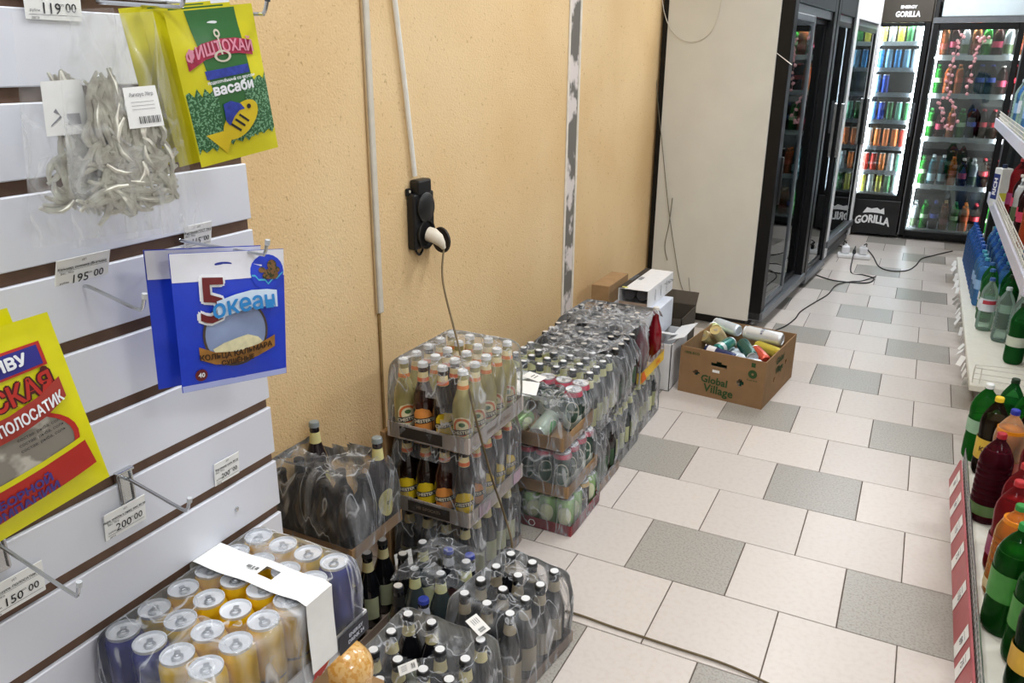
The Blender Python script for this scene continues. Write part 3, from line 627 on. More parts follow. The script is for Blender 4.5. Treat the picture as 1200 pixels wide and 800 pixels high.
def price_card(u0, v0, w_, h_, txt, label, tilt=0, big=.017, rotx=0):
    c = wp(u0, v0, PX+.004)
    t = thing('price_card', c, label, 'price tag'); t.rotation_euler = (rotx, tilt, 0)
    G().bbox(-.0006, .0006, -w_/2, w_/2, -h_/2, h_/2, .0003).obj('card', paper, t)
    mp = planemap((.0012, 0, 0), (0, 1, 0), (0, 0, 1))
    decal('price', g_move(g_text(txt[0], big, .0001), -.004, -h_*.2), mp, ink, t)
    decal('kopecks', g_move(g_text('00', big*.85, .0001), w_*.3, -h_*.16), mp, ink, t)
    decal('product_name', g_join(g_move(g_text(txt[1], .0048, .0001), -w_*.02, h_*.2), g_move(g_text('Вес: 70гр', .0042), -w_*.3, h_*.06), g_move(g_text('ИП', .0042), 0, h_*.38)), mp, ink, t)
    decal('rule_line', g_join(g_rect(w_*.9, .0005, 1, 1, 0, -h_*.36), g_rect(w_*.9, .0004, 1, 1, 0, h_*.13)), mp, ink, t)
    decal('print_mark', g_join(g_move(g_text('рубли', .0042), -w_*.34, -h_*.25), g_move(g_text('коп', .0045), w_*.12, -h_*.08), g_move(g_text('дата', .0042), -w_*.34, -h_*.44)), mp, ink, t)
    return t
price_card(97, 317, .074, .044, ('195', 'Кальмар, соломка (Вьетнам)'), 'white price card reading 195 00 above a thin empty hook', .35)
price_card(232, 276, .05, .036, ('115', 'Фисташка ГОСТ 70гр'), 'white price card reading 115 00 above the blue snack bag', .2, .012)
price_card(147, 606, .066, .042, ('200', 'Икра трески к пиву, вес 40 гр'), 'white price card reading 200 00 below a shiny hook bracket', .12)
price_card(266, 549, .052, .04, ('200', 'Фисташка соль 80 гр'), 'smaller white price card reading 200 00 with no hook beside it', .1, .012)
price_card(18, 692, .074, .046, ('150', 'Икра в соусе, ПОЛОСАТИК 70'), 'white price card reading 150 00 below the yellow bag', .1)

price_card(62, 2, .07, .04, ('119', 'Фисташка'), 'grey price card cut by the picture top above the dried fish bags' if False else 'price card at the hook above the dried fish bags', .1)
# ------------------------------------------------------------------ hanging snack bags
class Bag:
    """flat pouch with a soft bulge, spanned by four corners (bottom-left, bottom-right, top-right, top-left)"""
    def __init__(s, name, corners, label, mat, puff=.012, group=None, n=14):
        c = [Vector(p) for p in corners]; s.o = sum(c, Vector())/4; s.c = [p-s.o for p in c]
        s.n = ((c[1]-c[0]).cross(c[3]-c[0])).normalized(); s.p = puff
        s.W = ((c[1]-c[0]).length+(c[2]-c[3]).length)/2; s.H = ((c[3]-c[0]).length+(c[2]-c[1]).length)/2
        s.t = thing(name, s.o, label, 'snack bag', group)
        g = G(); m = n+1
        for sg in (1, -1):
            g.add([s.P(i/n, j/n, 0, sg) for j in range(m) for i in range(m)], [(j*m+i, j*m+i+1, (j+1)*m+i+1, (j+1)*m+i) for j in range(n) for i in range(n)])
        o = g.obj('pouch', mat, s.t, True, 80)
    def P(s, a, b, off=0, sg=1):
        a0, b0 = min(max(a, 0), 1), min(max(b, 0), 1)
        q = s.c[0]*(1-a)*(1-b)+s.c[1]*a*(1-b)+s.c[2]*a*b+s.c[3]*(1-a)*b
        d = s.p*(math.sin(PI*a0)**.7)*(math.sin(PI*min(1, max(0, (b0-.04)/.84)))**.7)+.0004
        d += .0010*noise.noise(Vector((a*5+s.o.x*9, b*5, sg*3.)))*(1 if .02 < a < .98 and .02 < b < .98 else .2)
        return q+s.n*(sg*d+off)
    def mp(s, off=.0012): return lambda x, y: tuple(s.P(.5+x/s.W, .5+y/s.H, off))
    def dec(s, name, g, mat, off=.0012): return decal(name, g, s.mp(off), mat, s.t)
def bagm(n, hx, r=.3): return M('foil_'+n, hx, r, var=.04, scale=40, bump=.12, bscale=35, coat=.2)
def shift(cs, d): return [Vector(c)+Vector(d) for c in cs]
# blue bag (two, one behind the other)
blue_c = [(-.484, -2.167, 1.159), (-.437, -2.022, 1.146), (-.433, -2.010, 1.328), (-.482, -2.161, 1.346)]
b0 = Bag('snack_bag', shift(blue_c, (-.03, -.012, .004)), 'blue and white snack bag hidden behind the one with a round window', bagm('blue', '#2140c8'), .006)
b0.dec('white_header', g_rect(b0.W*.99, b0.H*.2, 10, 3, 0, b0.H*.395), bagm('white', '#e6e6ee'))
bb = Bag('snack_bag', blue_c, 'blue and white snack bag with a big maroon five and round window', bagm('blue', '#2140c8'), .008)
W, H = bb.W, bb.H
wht = bagm('white', '#e6e6ee')
bb.dec('white_header', g_rect(W*.995, H*.2, 12, 3, 0, H*.398), wht, .0006)
bb.dec('bottom_seal', g_rect(W*.99, H*.045, 12, 1, 0, -H*.475), bagm('seal', '#aeb8ea'), .0006)
bb.dec('hang_hole', g_ell(.012, .003, -W*.06, H*.41, 14, 1), bagm('deep_blue', '#1c2f9a'), .001)
bb.dec('picture_disc', g_ell(W*.16, W*.16, W*.33, H*.33, 22, 2), bagm('blue', '#2140c8'), .0011)
ship = [(-.10, .0), (-.06, -.04), (0, -.06), (.06, -.03), (.11, .02)]
rk_ = random.Random(4)
bb.dec('picture', g_join(*[([(x, y, k*6e-5) for x, y in g_[0]], g_[1]) for k, g_ in enumerate([g_ell(W*rk_.uniform(.03, .055), H*rk_.uniform(.02, .035), W*(.33+rk_.uniform(-.09, .09)), H*(.325+rk_.uniform(-.03, .03)), 10, 1) for _ in range(11)]+[g_ell(W*.045, H*.04, W*.375, H*.385, 12, 1)])]), M('picture_brown', '#7a5630', .6, var=.5, scale=240, alt='#2f3a1c', thr=.48), .0018)
wv = [(-.15+.03*k, -.075+.012*math.sin(k*2.1)+.012*abs(k-5)) for k in range(11)]
bb.dec('picture_wave', g_strip([(W*(.33+x), H*(.335+y)) for x, y in wv], [(W*(.33+x), H*(.322+y)) for x, y in wv]), M('picture_wave', '#4ab4d8', .5), .0016)
bb.dec('window', g_ell(W*.285, W*.285, 0, -H*.10, 32, 4), M('bag_window', '#8c9cc0', .2, var=.2, scale=14), .0008)
bb.dec('window_rim', g_ell(W*.30, W*.30, 0, -H*.10, 36, 1, .93), M('rim_brown', '#4c4038', .5), .0013)
hp = [(-.22, -.2), (-.12, -.16), (0, -.135), (.1, -.12), (.2, -.15), (.245, -.19)]
bb.dec('squid_rings', g_strip([(W*x, H*y) for x, y in hp], [(W*x*.9, -H*.235) for x, y in hp]), M('squid_cream', '#e4ddb4', .6, var=.15, scale=90), .0016)
rb = [(-.34, -.215), (-.2, -.27), (0, -.285), (.2, -.255), (.37, -.2)]
bb.dec('ribbon', g_strip([(W*x, H*(y+.045)) for x, y in rb], [(W*x, H*(y-.05)) for x, y in rb]), M('ribbon_gold', '#9a6a2c', .5, var=.3, scale=60), .002)
tx = g_join(g_move(g_bold('КОЛЬЦА КАЛЬМАРА', .0105, .0003), 0, .0065), g_move(g_bold('СУШЁНЫЕ', .0095, .0003), 0, -.0045))
bb.dec('ribbon_text', g_move(g_warp(tx, lambda x, y: (x, y+.35*x*x*3)), 0, -H*.288, .06), M('text_brown', '#3a2410', .5), .0026)
f5 = g_bold('5', .085, .0045)
bb.dec('figure_outline', g_move(f5, -W*.19, H*.145, -.05), M('print_white', '#eef0f4', .4), .0021)
bb.dec('figure_five', g_move(g_text('5', .085, .0008), -W*.19, H*.145, -.05), M('print_maroon', '#6a1c20', .4), .0044)
ban = [(-.17, .03), (0, .07), (.15, .09), (.30, .085), (.40, .07)]
bb.dec('name_banner', g_strip([(W*x, H*(y+.125)) for x, y in ban], [(W*x, H*(y-.005)) for x, y in ban]), M('print_paleblue', '#cfe0f2', .4), .0052)
nm = g_bold('океан', .033, .0007); nm = g_warp(nm, lambda x, y: (x, y+.006-1.6*(x-.004)**2))
bb.dec('brand_name', g_move(nm, W*.08, H*.09, .06), M('print_cyan', '#2a86cc', .4), .0068)
bb.dec('weight_badge', g_ell(.0085, .0085, -W*.33, -H*.385, 18, 1), M('print_maroon', '#6a1c20', .4), .0012)
bb.dec('weight_text', g_move(g_bold('40', .009, .0003), -W*.33, -H*.385), M('print_white', '#eef0f4', .4), .0018)
# green bags
gr_c = [(-.461, -2.111, 1.448), (-.428, -2.008, 1.466), (-.434, -2.027, 1.642), (-.469, -2.133, 1.628)]
for k in (2, 1):
    q = Bag('snack_bag', shift(gr_c, (-.02*k, -.004-.012*k, .001*k)), ('yellow and green snack bag directly behind the one with the fish picture', 'rearmost yellow and green snack bag on the black-tipped hook')[k-1], bagm('yellow', '#d8cf1e'), .005)
    q.dec('green_band', g_rect(q.W*.62, q.H*.94, 8, 10, .1*q.W, .02*q.H), bagm('green', '#2f6a34'), .0008)
gb = Bag('snack_bag', gr_c, 'yellow and green snack bag with a crimson banner and fish picture', bagm('yellow', '#e4dc1c'), .009)
W, H = gb.W, gb.H
gb.dec('green_band', g_strip([(-W*.29, H*.49), (-W*.24, H*.25), (-W*.20, 0), (-W*.2, -H*.2), (-W*.2, -H*.36)], [(W*.28, H*.49), (W*.29, H*.25), (W*.30, 0), (W*.32, -H*.2), (W*.32, -H*.36)]), bagm('green', '#2c6a33'), .0009)
reed = M('reed_print', '#2a5a34', .4, var=.3, scale=420, alt='#79a882', thr=.5)
top = [(-.49+.98*i/24, -.02+.03*math.sin(i*2.7)+(.04 if i > 15 else 0)) for i in range(25)]
gb.dec('reed_left', g_strip([(W*x, H*y) for x, y in top[:9]], [(W*x, -H*(.40+.02*math.sin(x*60))) for x, y in top[:9]]), reed, .0013)
gb.dec('reed_right', g_strip([(W*x, H*y) for x, y in top[16:]], [(W*x, -H*(.36+.02*math.sin(x*60))) for x, y in top[16:]]), reed, .0013)
gb.dec('reed_foot', g_strip([(W*x, -H*.28) for x, y in top[8:18]], [(W*x, -H*(.38+.02*math.sin(x*60))) for x, y in top[8:18]]), reed, .0013)
gb.dec('hang_hole', g_ell(.0065, .0018, -.001, H*.405, 12, 1), M('print_white', '#eef0f4', .4), .0014)
arc = [(-.40, .175), (-.2, .235), (0, .255), (.2, .25), (.38, .225)]
gb.dec('name_banner', g_strip([(W*x, H*(y+.045)) for x, y in arc], [(W*x, H*(y-.055)) for x, y in arc]), M('print_crimson', '#a82848', .45, var=.2, scale=120), .0018)
fx = g_bold('ФИШТОХАЙ', .0185, .0005, .8); fx = g_warp(fx, lambda x, y: (x, y-3.2*x*x+.05*x))
gb.dec('brand_name', g_move(fx, 0, H*.245), M('print_rose', '#dc8fa4', .45), .0024)
gb.dec('anchor', g_join(g_ell(.004, .005, 0, H*.335, 12, 1, .5), g_rect(.002, .02, 1, 2, 0, H*.255), g_ell(.011, .007, 0, H*.19, 16, 1, .7)), M('print_stone', '#c8c0ae', .5), .0028)
gb.dec('flavour_band', g_move(g_rect(W*.52, .010, 8, 1), W*.02, H*.085, .03), M('print_blue', '#2a3c9a', .45, var=.3, scale=150), .0018)
gb.dec('flavour_line', g_move(g_text('подкопчённый со вкусом', .0052, .0001), W*.05, H*.035, .03), M('print_white', '#eef0f4', .4), .0018)
gb.dec('flavour_text', g_move(g_bold('васаби', .0165, .0007), W*.05, -H*.02, .03), M('print_white', '#eef0f4', .4), .0018)
def fish(ox, oy, s_, ro):
    body = g_ell(.030*s_, .017*s_, 0, 0, 24, 2)
    tail = g_strip([(-.024*s_, .006*s_), (-.046*s_, .020*s_)], [(-.024*s_, -.006*s_), (-.042*s_, -.016*s_)])
    fin = g_strip([(-.016*s_, .0135*s_), (-.004*s_, .030*s_), (.006*s_, .026*s_), (.013*s_, .0145*s_)], [(-.016*s_, .006*s_), (-.004*s_, .010*s_), (.006*s_, .010*s_), (.013*s_, .006*s_)])
    stripes = [g_move(g_rect(.0028*s_, .016*s_, 1, 2), (-.012+i*.008)*s_, -.001*s_, .25) for i in range(3)]
    return [('fish_picture', g_move(g_join(body, tail), ox, oy, ro), M('print_gold', '#dcc024', .4), .0022), ('fish_fin', g_move(fin, ox, oy, ro), M('print_blue', '#2a3c9a', .45), .0030), ('fish_stripes', g_move(g_join(*stripes), ox, oy, ro), ink, .0032), ('fish_eye', g_move(g_ell(.0030*s_, .0030*s_, .019*s_, .004*s_, 10, 1), ox, oy, ro), ink, .0032)]
for a in fish(W*.06, -H*.24, 1.0, .62): gb.dec(*a)
# big yellow bags at the edge of the picture
ye = Vector((-.45, -2.364, 1.22)); hx_ = Vector((math.sin(math.radians(18)), math.cos(math.radians(18)), 0)); zx = Vector((0, 0, 1))
def yq(h_, z_): return ye+hx_*h_+zx*z_
yc = [yq(-.142, -.150), yq(.045, -.097), yq(.014, .107), yq(-.160, .085)]
q = Bag('snack_bag', shift(yc, (-.03, -.022, .006)), 'plain backmost yellow snack bag behind the one with red ribbon', bagm('lemon', '#e2dc12'), .006)
yb = Bag('snack_bag', yc, 'large yellow snack bag with red ribbon and see-through window', bagm('lemon', '#e6e010'), .012, n=18)
W, H = yb.W, yb.H
yb.dec('window', g_ell(W*.42, H*.22, 0, -H*.14, 30, 4), M('fish_window', '#8c867c', .25, var=.35, scale=26, alt='#c4bfb4', thr=.52), .001)
yb.dec('window_rim', g_ell(W*.43, H*.23, 0, -H*.14, 34, 1, .93), M('print_red', '#b82a22', .4), .0016)
dg_ = [(-.49, -.33), (-.3, -.32), (-.05, -.30), (.2, -.29), (.44, -.27)]
yb.dec('red_band', g_strip([(W*x, H*(y+.06)) for x, y in dg_], [(W*min(x+.05, .46), H*max(y-.10, -.44)) for x, y in dg_]), M('print_red', '#b82a22', .4), .0022)
yb.dec('yellow_band', g_strip([(W*x, H*(y+.085)) for x, y in dg_], [(W*x, H*(y+.055)) for x, y in dg_]), bagm('lemon', '#e6e010'), .0023)
yb.dec('header_plate', g_move(g_rect(W*.62, H*.125, 8, 2), W*.09, H*.315, .0), M('print_red', '#b82a22', .4), .0016)
yb.dec('header_field', g_move(g_rect(W*.58, H*.10, 8, 2), W*.09, H*.315, .0), M('print_navy', '#2a2a86', .4), .0021)
yb.dec('header_text', g_move(g_bold('К ПИВУ', .0165, .0008), W*.14, H*.315, .0), M('print_white', '#eef0f4', .4), .0027)
yb.dec('brand_shadow', g_move(g_bold('СКАЯ', .029, .0026, .82), W*.225, H*.165, .03), M('print_darkred', '#4c1512', .4), .0018)
yb.dec('brand_name', g_move(g_text('СКАЯ', .029, .0008, .82), W*.225, H*.165, .03), M('print_red', '#b82a22', .4), .0026)
yb.dec('brand_dot', g_ell(.004, .004, W*.37, H*.235, 12, 1), M('print_darkred', '#4c1512', .4), .0022)
rb = [(-.47, .03), (-.3, .025), (-.1, .02), (.12, .03), (.3, .06), (.43, .11)]
yb.dec('ribbon', g_strip([(W*x, H*(y+.062)) for x, y in rb], [(W*x, H*(y-.05)) for x, y in rb]), M('print_brick', '#a63a30', .4), .0030)
tx = g_bold('ПОЛОСАТИК', .0135, .0004, .8); tx = g_warp(tx, lambda x, y: (x, y*1.25+1.6*(x+.02)**2))
yb.dec('ribbon_text', g_move(tx, W*.225, H*.045, .07), M('print_white', '#eef0f4', .4), .0050)
yb.dec('small_print', g_join(*[g_move(g_text('состав: рыба, соль', .0052), W*.24, -H*(.04+.03*i), .03) for i in range(3)]), ink, .0016)
yb.dec('slogan', g_join(g_move(g_bold('ОТБОРНОЙ', .013, .0006), W*.02, -H*.315, .05), g_move(g_bold('КОМПАНИИ', .013, .0006), W*.03, -H*.375, .05)), M('print_violet', '#4a3a8a', .4), .0032)
# clear bags of dried fish
fishm = M('dried_fish', '#ece4d6', .7, var=.3, scale=70)
def clear_bag(cs, label, seed, n, lab):
    rnd = random.Random(seed)
    q = Bag('clear_snack_bag', cs, label, clearp, .010)
    W, H = q.W, q.H
    g = G()
    for i in range(n):
        a = rnd.uniform(.2, .82); b_ = .16+.36*rnd.random(); ln = rnd.uniform(.013, .024); cv = rnd.uniform(-.010, .010); th = rnd.uniform(0, PI) if b_ < .42 else rnd.uniform(1.2, 1.9)
        if i < n*.22: a = .38+rnd.uniform(-.10, .10); b_ = rnd.uniform(.5, .66); th = rnd.uniform(1.3, 2.0); ln *= 1.4
        pts = []; zo = rnd.uniform(-.013, -.003)
        for s_ in (-1, -.5, 0, .5, 1):
            w2 = cv*(1-s_*s_); pts.append(q.P(min(.93, max(.07, a+(ln*s_*math.cos(th)-w2*math.sin(th))/W)), max(.07, b_+(ln*s_*math.sin(th)+w2*math.cos(th))/H), zo+.002*s_))
        g.tube(pts, [.0022, .0034, .0038, .0034, .0018], 6)
    o = g.obj('dried_fish', fishm, q.t, True); o['kind'] = 'stuff'
    if lab:
        q.dec('paper_label', g_rect(.044, .045, 5, 3, W*.16, H*.10), paper, .0014)
        q.dec('barcode', g_join(*[g_rect(.0006+.0006*(i % 3 == 0), .008, 1, 1, W*.16-.008+i*.0019, H*.10-.014) for i in range(15)]), ink, .002)
        q.dec('label_text', g_join(g_move(g_text('Анчоус 70гр', .0055, .0001), W*.16, H*.10+.014), *[g_rect(.03, .0005, 1, 1, W*.16, H*.10+.006-i*.004) for i in range(3)]), M('text_grey', '#8a8a90', .6), .002)
    else:
        q.dec('paper_label', g_rect(.046, .058, 5, 3, -W*.17, H*.10), paper, .0014)
        q.dec('label_mark', g_join(g_strip([(-W*.3, H*.03), (-W*.22, H*.07), (-W*.27, H*.085)], [(-W*.3, H*.024), (-W*.215, H*.062), (-W*.25, H*.10)]), g_rect(.014, .012, 1, 1, -W*.12, H*.05)), M('text_grey', '#8a8a90', .6), .002)
    return q
cc = [(-.499, -2.283, 1.373), (-.465, -2.125, 1.373), (-.472, -2.155, 1.627), (-.494, -2.26, 1.617)]
clear_bag(shift(cc, (-.03, -.018, .003)), 'clear bag of dried fish behind, showing a white label with an arrow mark', 3, 120, False)
clear_bag(shift(cc, (0, .010, 0)), 'clear bag of whole dried anchovies with barcode label in front', 5, 190, True)

# ================================================================== drink packs by the wall
def rect_ring(hx, hy, r, m=10):
    """closed rounded rectangle outline"""
    pts = []
    r = min(r, hx*.98, hy*.98)
    for cx, cy_, a0 in ((hx-r, hy-r, 0), (-hx+r, hy-r, PI/2), (-hx+r, -hy+r, PI), (hx-r, -hy+r, 3*PI/2)):
        for k in range(5): a = a0+PI/2*k/4; pts.append((cx+r*math.cos(a), cy_+r*math.sin(a)))
    out = []
    for i, p in enumerate(pts):
        q = pts[(i+1) % len(pts)]; L = math.hypot(q[0]-p[0], q[1]-p[1]); n = max(1, int(L/.012))
        for k in range(n): out.append((p[0]+(q[0]-p[0])*k/n, p[1]+(q[1]-p[1])*k/n))
    return out
def film_mesh(hx, hy, z0, z1, holes=(), seed=0, sag=.010, neck=.55, tight=.012):
    """shrink film round a pack: straight sides, drawn in towards the top; holes are torn out (axis, sign, centre, half sizes)"""
    base = rect_ring(hx, hy, .022); n = len(base); rows = []
    H = z1-z0
    lev = [0, .06, .14, .22, .3, .38, .46, .54, .62, .7, .78, .85, .91, .95, .98, 1.0]
    V = []
    for q in lev:
        ins = 0 if q < neck else tight*((q-neck)/(1-neck))**1.5
        if q > .9: ins += .016*((q-.9)/.1)**2
        k1, k2 = (hx-ins)/hx, (hy-ins)/hy
        rows.append([len(V)+i for i in range(n)])
        for x, y in base:
            d = .005*noise.noise(Vector((x*22+seed, y*22, q*5)))*(0 if q == 0 else 1)
            L = math.hypot(x, y)
            V.append((x*k1-d*x/L, y*k2-d*y/L, z0+H*q))
    rr = lev[-1]
    steps = max(3, int(min(hx, hy)/.016))
    ins = tight+.016; bx, by = (hx-ins)/hx, (hy-ins)/hy
    for s_ in range(1, steps+1):
        k = 1-s_/steps*.985
        rows.append([len(V)+i for i in range(n)])
        for x, y in base:
            z = z1+.002-sag*(.5+.5*noise.noise(Vector((x*k*28+seed, y*k*28, 3.))))*(1 if s_ > 0 else 0)
            V.append((x*bx*k, y*by*k, z))
    F = []
    for a, b in zip(rows, rows[1:]):
        for i in range(n):
            j = (i+1) % n; f = (a[i], a[j], b[j], b[i])
            c = [sum(V[v][t] for v in f)/4 for t in range(3)]
            skip = False
            for ax, sg, c1, c2, r1, r2 in holes:
                w_ = noise.noise(Vector((c[0]*40, c[1]*40, c[2]*40)))*.18
                if ax == 'x' and c[0]*sg > hx*.72 and ((c[1]-c1)/r1)**2+((c[2]-c2)/r2)**2 < 1+w_: skip = True
                if ax == 'y' and c[1]*sg > hy*.72 and ((c[0]-c1)/r1)**2+((c[2]-c2)/r2)**2 < 1+w_: skip = True
                if ax == 'z' and c[2] > z1-.035 and ((c[0]-c1)/r1)**2+((c[1]-c2)/r2)**2 < 1+w_: skip = True
            if not skip: F.append(f)
    g = G(); g.keep = True; g.add(V, F); return g
def tray_geo(hx, hy, hw=.05, t=.0025):
    g = G(); g.box(-hx, hx, -hy, hy, 0, t)
    g.box(-hx, hx, -hy, -hy+t, t, hw); g.box(-hx, hx, hy-t, hy, t, hw); g.box(-hx, -hx+t, -hy+t, hy-t, t, hw); g.box(hx-t, hx, -hy+t, hy-t, t, hw)
    return g
def pack(cx, cy_, z0, nx, ny, px, py, H, label, group_label, kind_fn, rz=0, tray=board_grey, tray_h=.05, film=True, film_z=None, holes=(), seed=0, show=None, name='bottle_pack', item='beer_bottle', cat='bottle', face=True, sag=.010, tight=.012, jitter=.25, skipfn=None):
    hx, hy = nx*px/2+.006, ny*py/2+.006
    t = thing(name, (cx, cy_, z0), label, 'drink pack', None, rz)
    if tray: tray_geo(hx, hy, tray_h).obj('tray', tray, t)
    if film: put('film', film_mesh(hx+.003, hy+.003, film_z[0] if film_z else .001, film_z[1] if film_z else H+.0065, holes, seed, sag, tight=tight).mesh('film', film_m, True, 80), t)
    c, s_ = math.cos(rz), math.sin(rz)
    for i in range(nx):
        for j in range(ny):
            if show and not show(i, j): continue
            kd = kind_fn(i, j)
            if kd is None: continue
            lx, ly = (i-(nx-1)/2)*px, (j-(ny-1)/2)*py
            x, y = cx+lx*c-ly*s_, cy_+lx*s_+ly*c
            lab = group_label(i, j) if callable(group_label) else group_label
            if isinstance(lab, dict): lab = lab[kd]
            if nx > 2: lab += ', '+('against the wall' if i == 0 else 'on the aisle side' if i == nx-1 else ('second', 'third', 'fourth', 'fifth')[i-1]+' row from the wall')
            place(kd, item, (x, y, z0+.0032), lab, cat, lab, rz=(face_cam(x, y) if face else 0)+random.uniform(-jitter, jitter), skip=(skipfn(i, j) if skipfn else ()))
    return t, hx, hy
def print_side(t, hx, hy, zc, w_, h_, m1, text=None, m2=None, side='x', pos=0, size=.02, nm='printed_patch'):
    mp = planemap((hx+.0042, pos, zc), (0, 1, 0), (0, 0, 1)) if side == 'x' else planemap((pos, -hy-.0042, zc), (1, 0, 0), (0, 0, 1))
    if m1: decal(nm, g_rect(w_, h_, 1, 1), mp, m1, t)
    if text:
        mp = planemap((hx+.0048, pos, zc), (0, 1, 0), (0, 0, 1)) if side == 'x' else planemap((pos, -hy-.0048, zc), (1, 0, 0), (0, 0, 1))
        decal('printed_text', g_text(text, size, .0006), mp, m2 or ink, t)
lilac = M('lilac_print', '#b09aa8', .8); darkpatch = M('dark_print', '#2e2620', .8)
hmat = M('tray_grey_print', '#bcb1aa', .85, var=.1, scale=30)
# --- stack B : three layers beside the socket
front_right = lambda nx: (lambda i, j: i == nx-1 or j == 0)
bx_, by_ = -.842, -.857
pack(bx_, by_, 0, 4, 5, .068, .070, .242, 'lowest pack of dark bottles under the two labelled beer trays', 'dark beer bottle with cream neck under the stacked beer trays', lambda i, j: 'cream', seed=1, show=front_right(4), tray_h=.03)
t, hx, hy = pack(bx_, by_, .25, 4, 5, .068, .070, .242, 'middle beer tray of dark yellow-labelled bottles in the tallest stack', {'dark': 'dark bottle with yellow label in the middle beer tray', 'amber': 'amber bottle with orange label in the middle beer tray'}, lambda i, j: 'amber' if (i, j) in ((2, 0), (3, 1)) else 'dark', tray=hmat, seed=2, show=lambda i, j: i >= 2 or j <= 1, holes=[('y', -1, -.01, .125, .10, .075), ('y', 1, 0, .12, .09, .07)])
print_side(t, hx, hy, .026, .15, .036, darkpatch, 'НЕ БРОСАТЬ', M('tray_ink', '#7a6c60', .8), 'y', 0, .014)
print_side(t, hx, hy, .026, .05, .042, lilac, None, None, 'x', hy-.05); print_side(t, hx, hy, .026, .07, .042, lilac, None, None, 'x', -hy+.09)
t, hx, hy = pack(bx_, by_, .497, 4, 5, .068, .070, .242, 'top beer tray of pale bottles with orange neck labels', {'pale': 'pale bottle with orange neck label in the top tray', 'dark': 'dark bottle among the pale ones in the top tray', 'amber': 'amber bottle with orange label in the top tray'}, lambda i, j: 'amber' if (i, j) == (1, 0) else ('dark' if (i, j) in ((2, 0), (0, 2), (1, 2), (2, 1)) else 'pale'), tray=hmat, seed=3, holes=[('y', -1, -.03, .105, .085, .062), ('z', 0, -.0, .02, .045, .04)])
print_side(t, hx, hy, .026, .15, .036, darkpatch, None, None, 'y', -.02)
print_side(t, hx, hy, .026, .22, .03, None, 'ХРУПКОЕ  24  ПИВО', M('tray_ink', '#7a6c60', .8), 'x', 0, .016)
# brown board standing between the stack and the wall
tag(G().bbox(-1.02, -1.0, -1.03, -.72, 0, .50, .002).obj('cardboard_sheet', board), 'brown cardboard sheet standing behind the tall beer stack', 'cardboard')
# --- A : torn pack of large dark bottles on another pack
pack(-1.018, -1.272, 0, 4, 3, .075, .075, .275, 'pack of dark bottles with pale green labels under the torn pack', 'dark bottle with pale green label under the torn pack', lambda i, j: 'cream', seed=4, show=front_right(4), tray_h=.03, film=False)
t, hx, hy = pack(-1.018, -1.272, .300, 4, 3, .075, .075, .275, 'torn shrink-wrapped pack of dark bottles beside the slatted board', {'plum': 'big plum-dark bottle with grey cap in the torn pack', 'stub': 'short ink-dark bottle in the torn pack'}, lambda i, j: 'plum' if (i, j) in ((0, 2), (3, 2)) else (None if j == 2 else 'stub'), tray=board, tray_h=.035, seed=5, film_z=(.001, .232), holes=[('z', 0, -.06, .06, .075, .055), ('z', 0, .11, .075, .03, .03), ('y', 1, .11, .22, .03, .05), ('y', 1, -.11, .22, .03, .05)], sag=.03, tight=.02, face=False)
# --- G : open pack nearest the aisle
G_ = pack(-.478, -1.205, 0, 3, 4, .073, .073, .242, 'pack of twelve slim dark bottles with torn film next to the aisle', 'beige-labelled dark bottle in the aisle pack', lambda i, j: 'olive', rz=math.radians(-7.4), seed=6, tray_h=.035, holes=[('z', 0, -.015, -.01, .04, .03)], sag=.03)
# --- H : pack under the price slips
H_ = pack(-.545, -1.555, 0, 4, 4, .0705, .0745, .242, 'pack of dark bottles whose torn film carries a paper slip', 'cream-necked dark bottle in the pack with slip', lambda i, j: None if (i, j) in ((1, 2), (2, 3)) else 'cream', seed=7, tray_h=.035, holes=[('z', 0, -.03, .03, .05, .04)], sag=.035)
# --- loose bottles between the packs
for x, y, kd, wh in ((-.796, -1.149, 'grey', 'beside the crumpled white paper'), (-.745, -1.270, 'grey', 'beside the blue-capped bottles'), (-.669, -1.255, 'grey', 'in the middle of the loose bottles'), (-.634, -1.175, 'grey', 'next to the aisle pack'), (-.815, -1.225, 'coal', 'next to the torn pack'), (-.742, -1.355, 'coal', 'behind the pack with slip')):
    place(kd, 'beer_bottle', (x, y, 0), ('loose grey-green bottle with pale neck ' if kd == 'grey' else 'loose coal-black bottle ')+wh, 'bottle', 'loose bottles between the packs', rz=face_cam(x, y))
KIND['bluecap'] = beer_parts('smoke_glass', '#2a2c34', '#3446a8', '#b8bcc6', '#5a3c3a', 'rect', H=.21, R=.03)
for x, y in ((-.735, -1.105), (-.665, -1.10), (-.675, -1.335)):
    place('bluecap', 'beer_bottle', (x, y, 0), 'small dark bottle with blue cap among the loose bottles', 'bottle', 'small blue-capped bottles', rz=face_cam(x, y))
def loose_film(cx, cy_, z, w_, d_, amp, label, seed, mat=film_m, name='torn_film'):
    g = G(); n = 14; V = []
    for j in range(n+1):
        for i in range(n+1):
            x, y = (i/n-.5)*w_, (j/n-.5)*d_
            V.append((x, y, amp*noise.noise(Vector((x*16+seed, y*16, 1)))-.9*amp*((2*x/w_)**2+(2*y/d_)**2)*.5))
    F = [(j*(n+1)+i, j*(n+1)+i+1, (j+1)*(n+1)+i+1, (j+1)*(n+1)+i) for j in range(n) for i in range(n) if noise.noise(Vector((i*.35+seed, j*.35, 5))) < .35]
    g.keep = True; g.add(V, F); o = g.obj(name, mat, None, True, 80); o.location = (cx, cy_, z); return tag(o, label, 'plastic film')
loose_film(-.69, -1.22, .262, .19, .22, .03, 'crumpled torn film over the loose bottles between packs', 9)
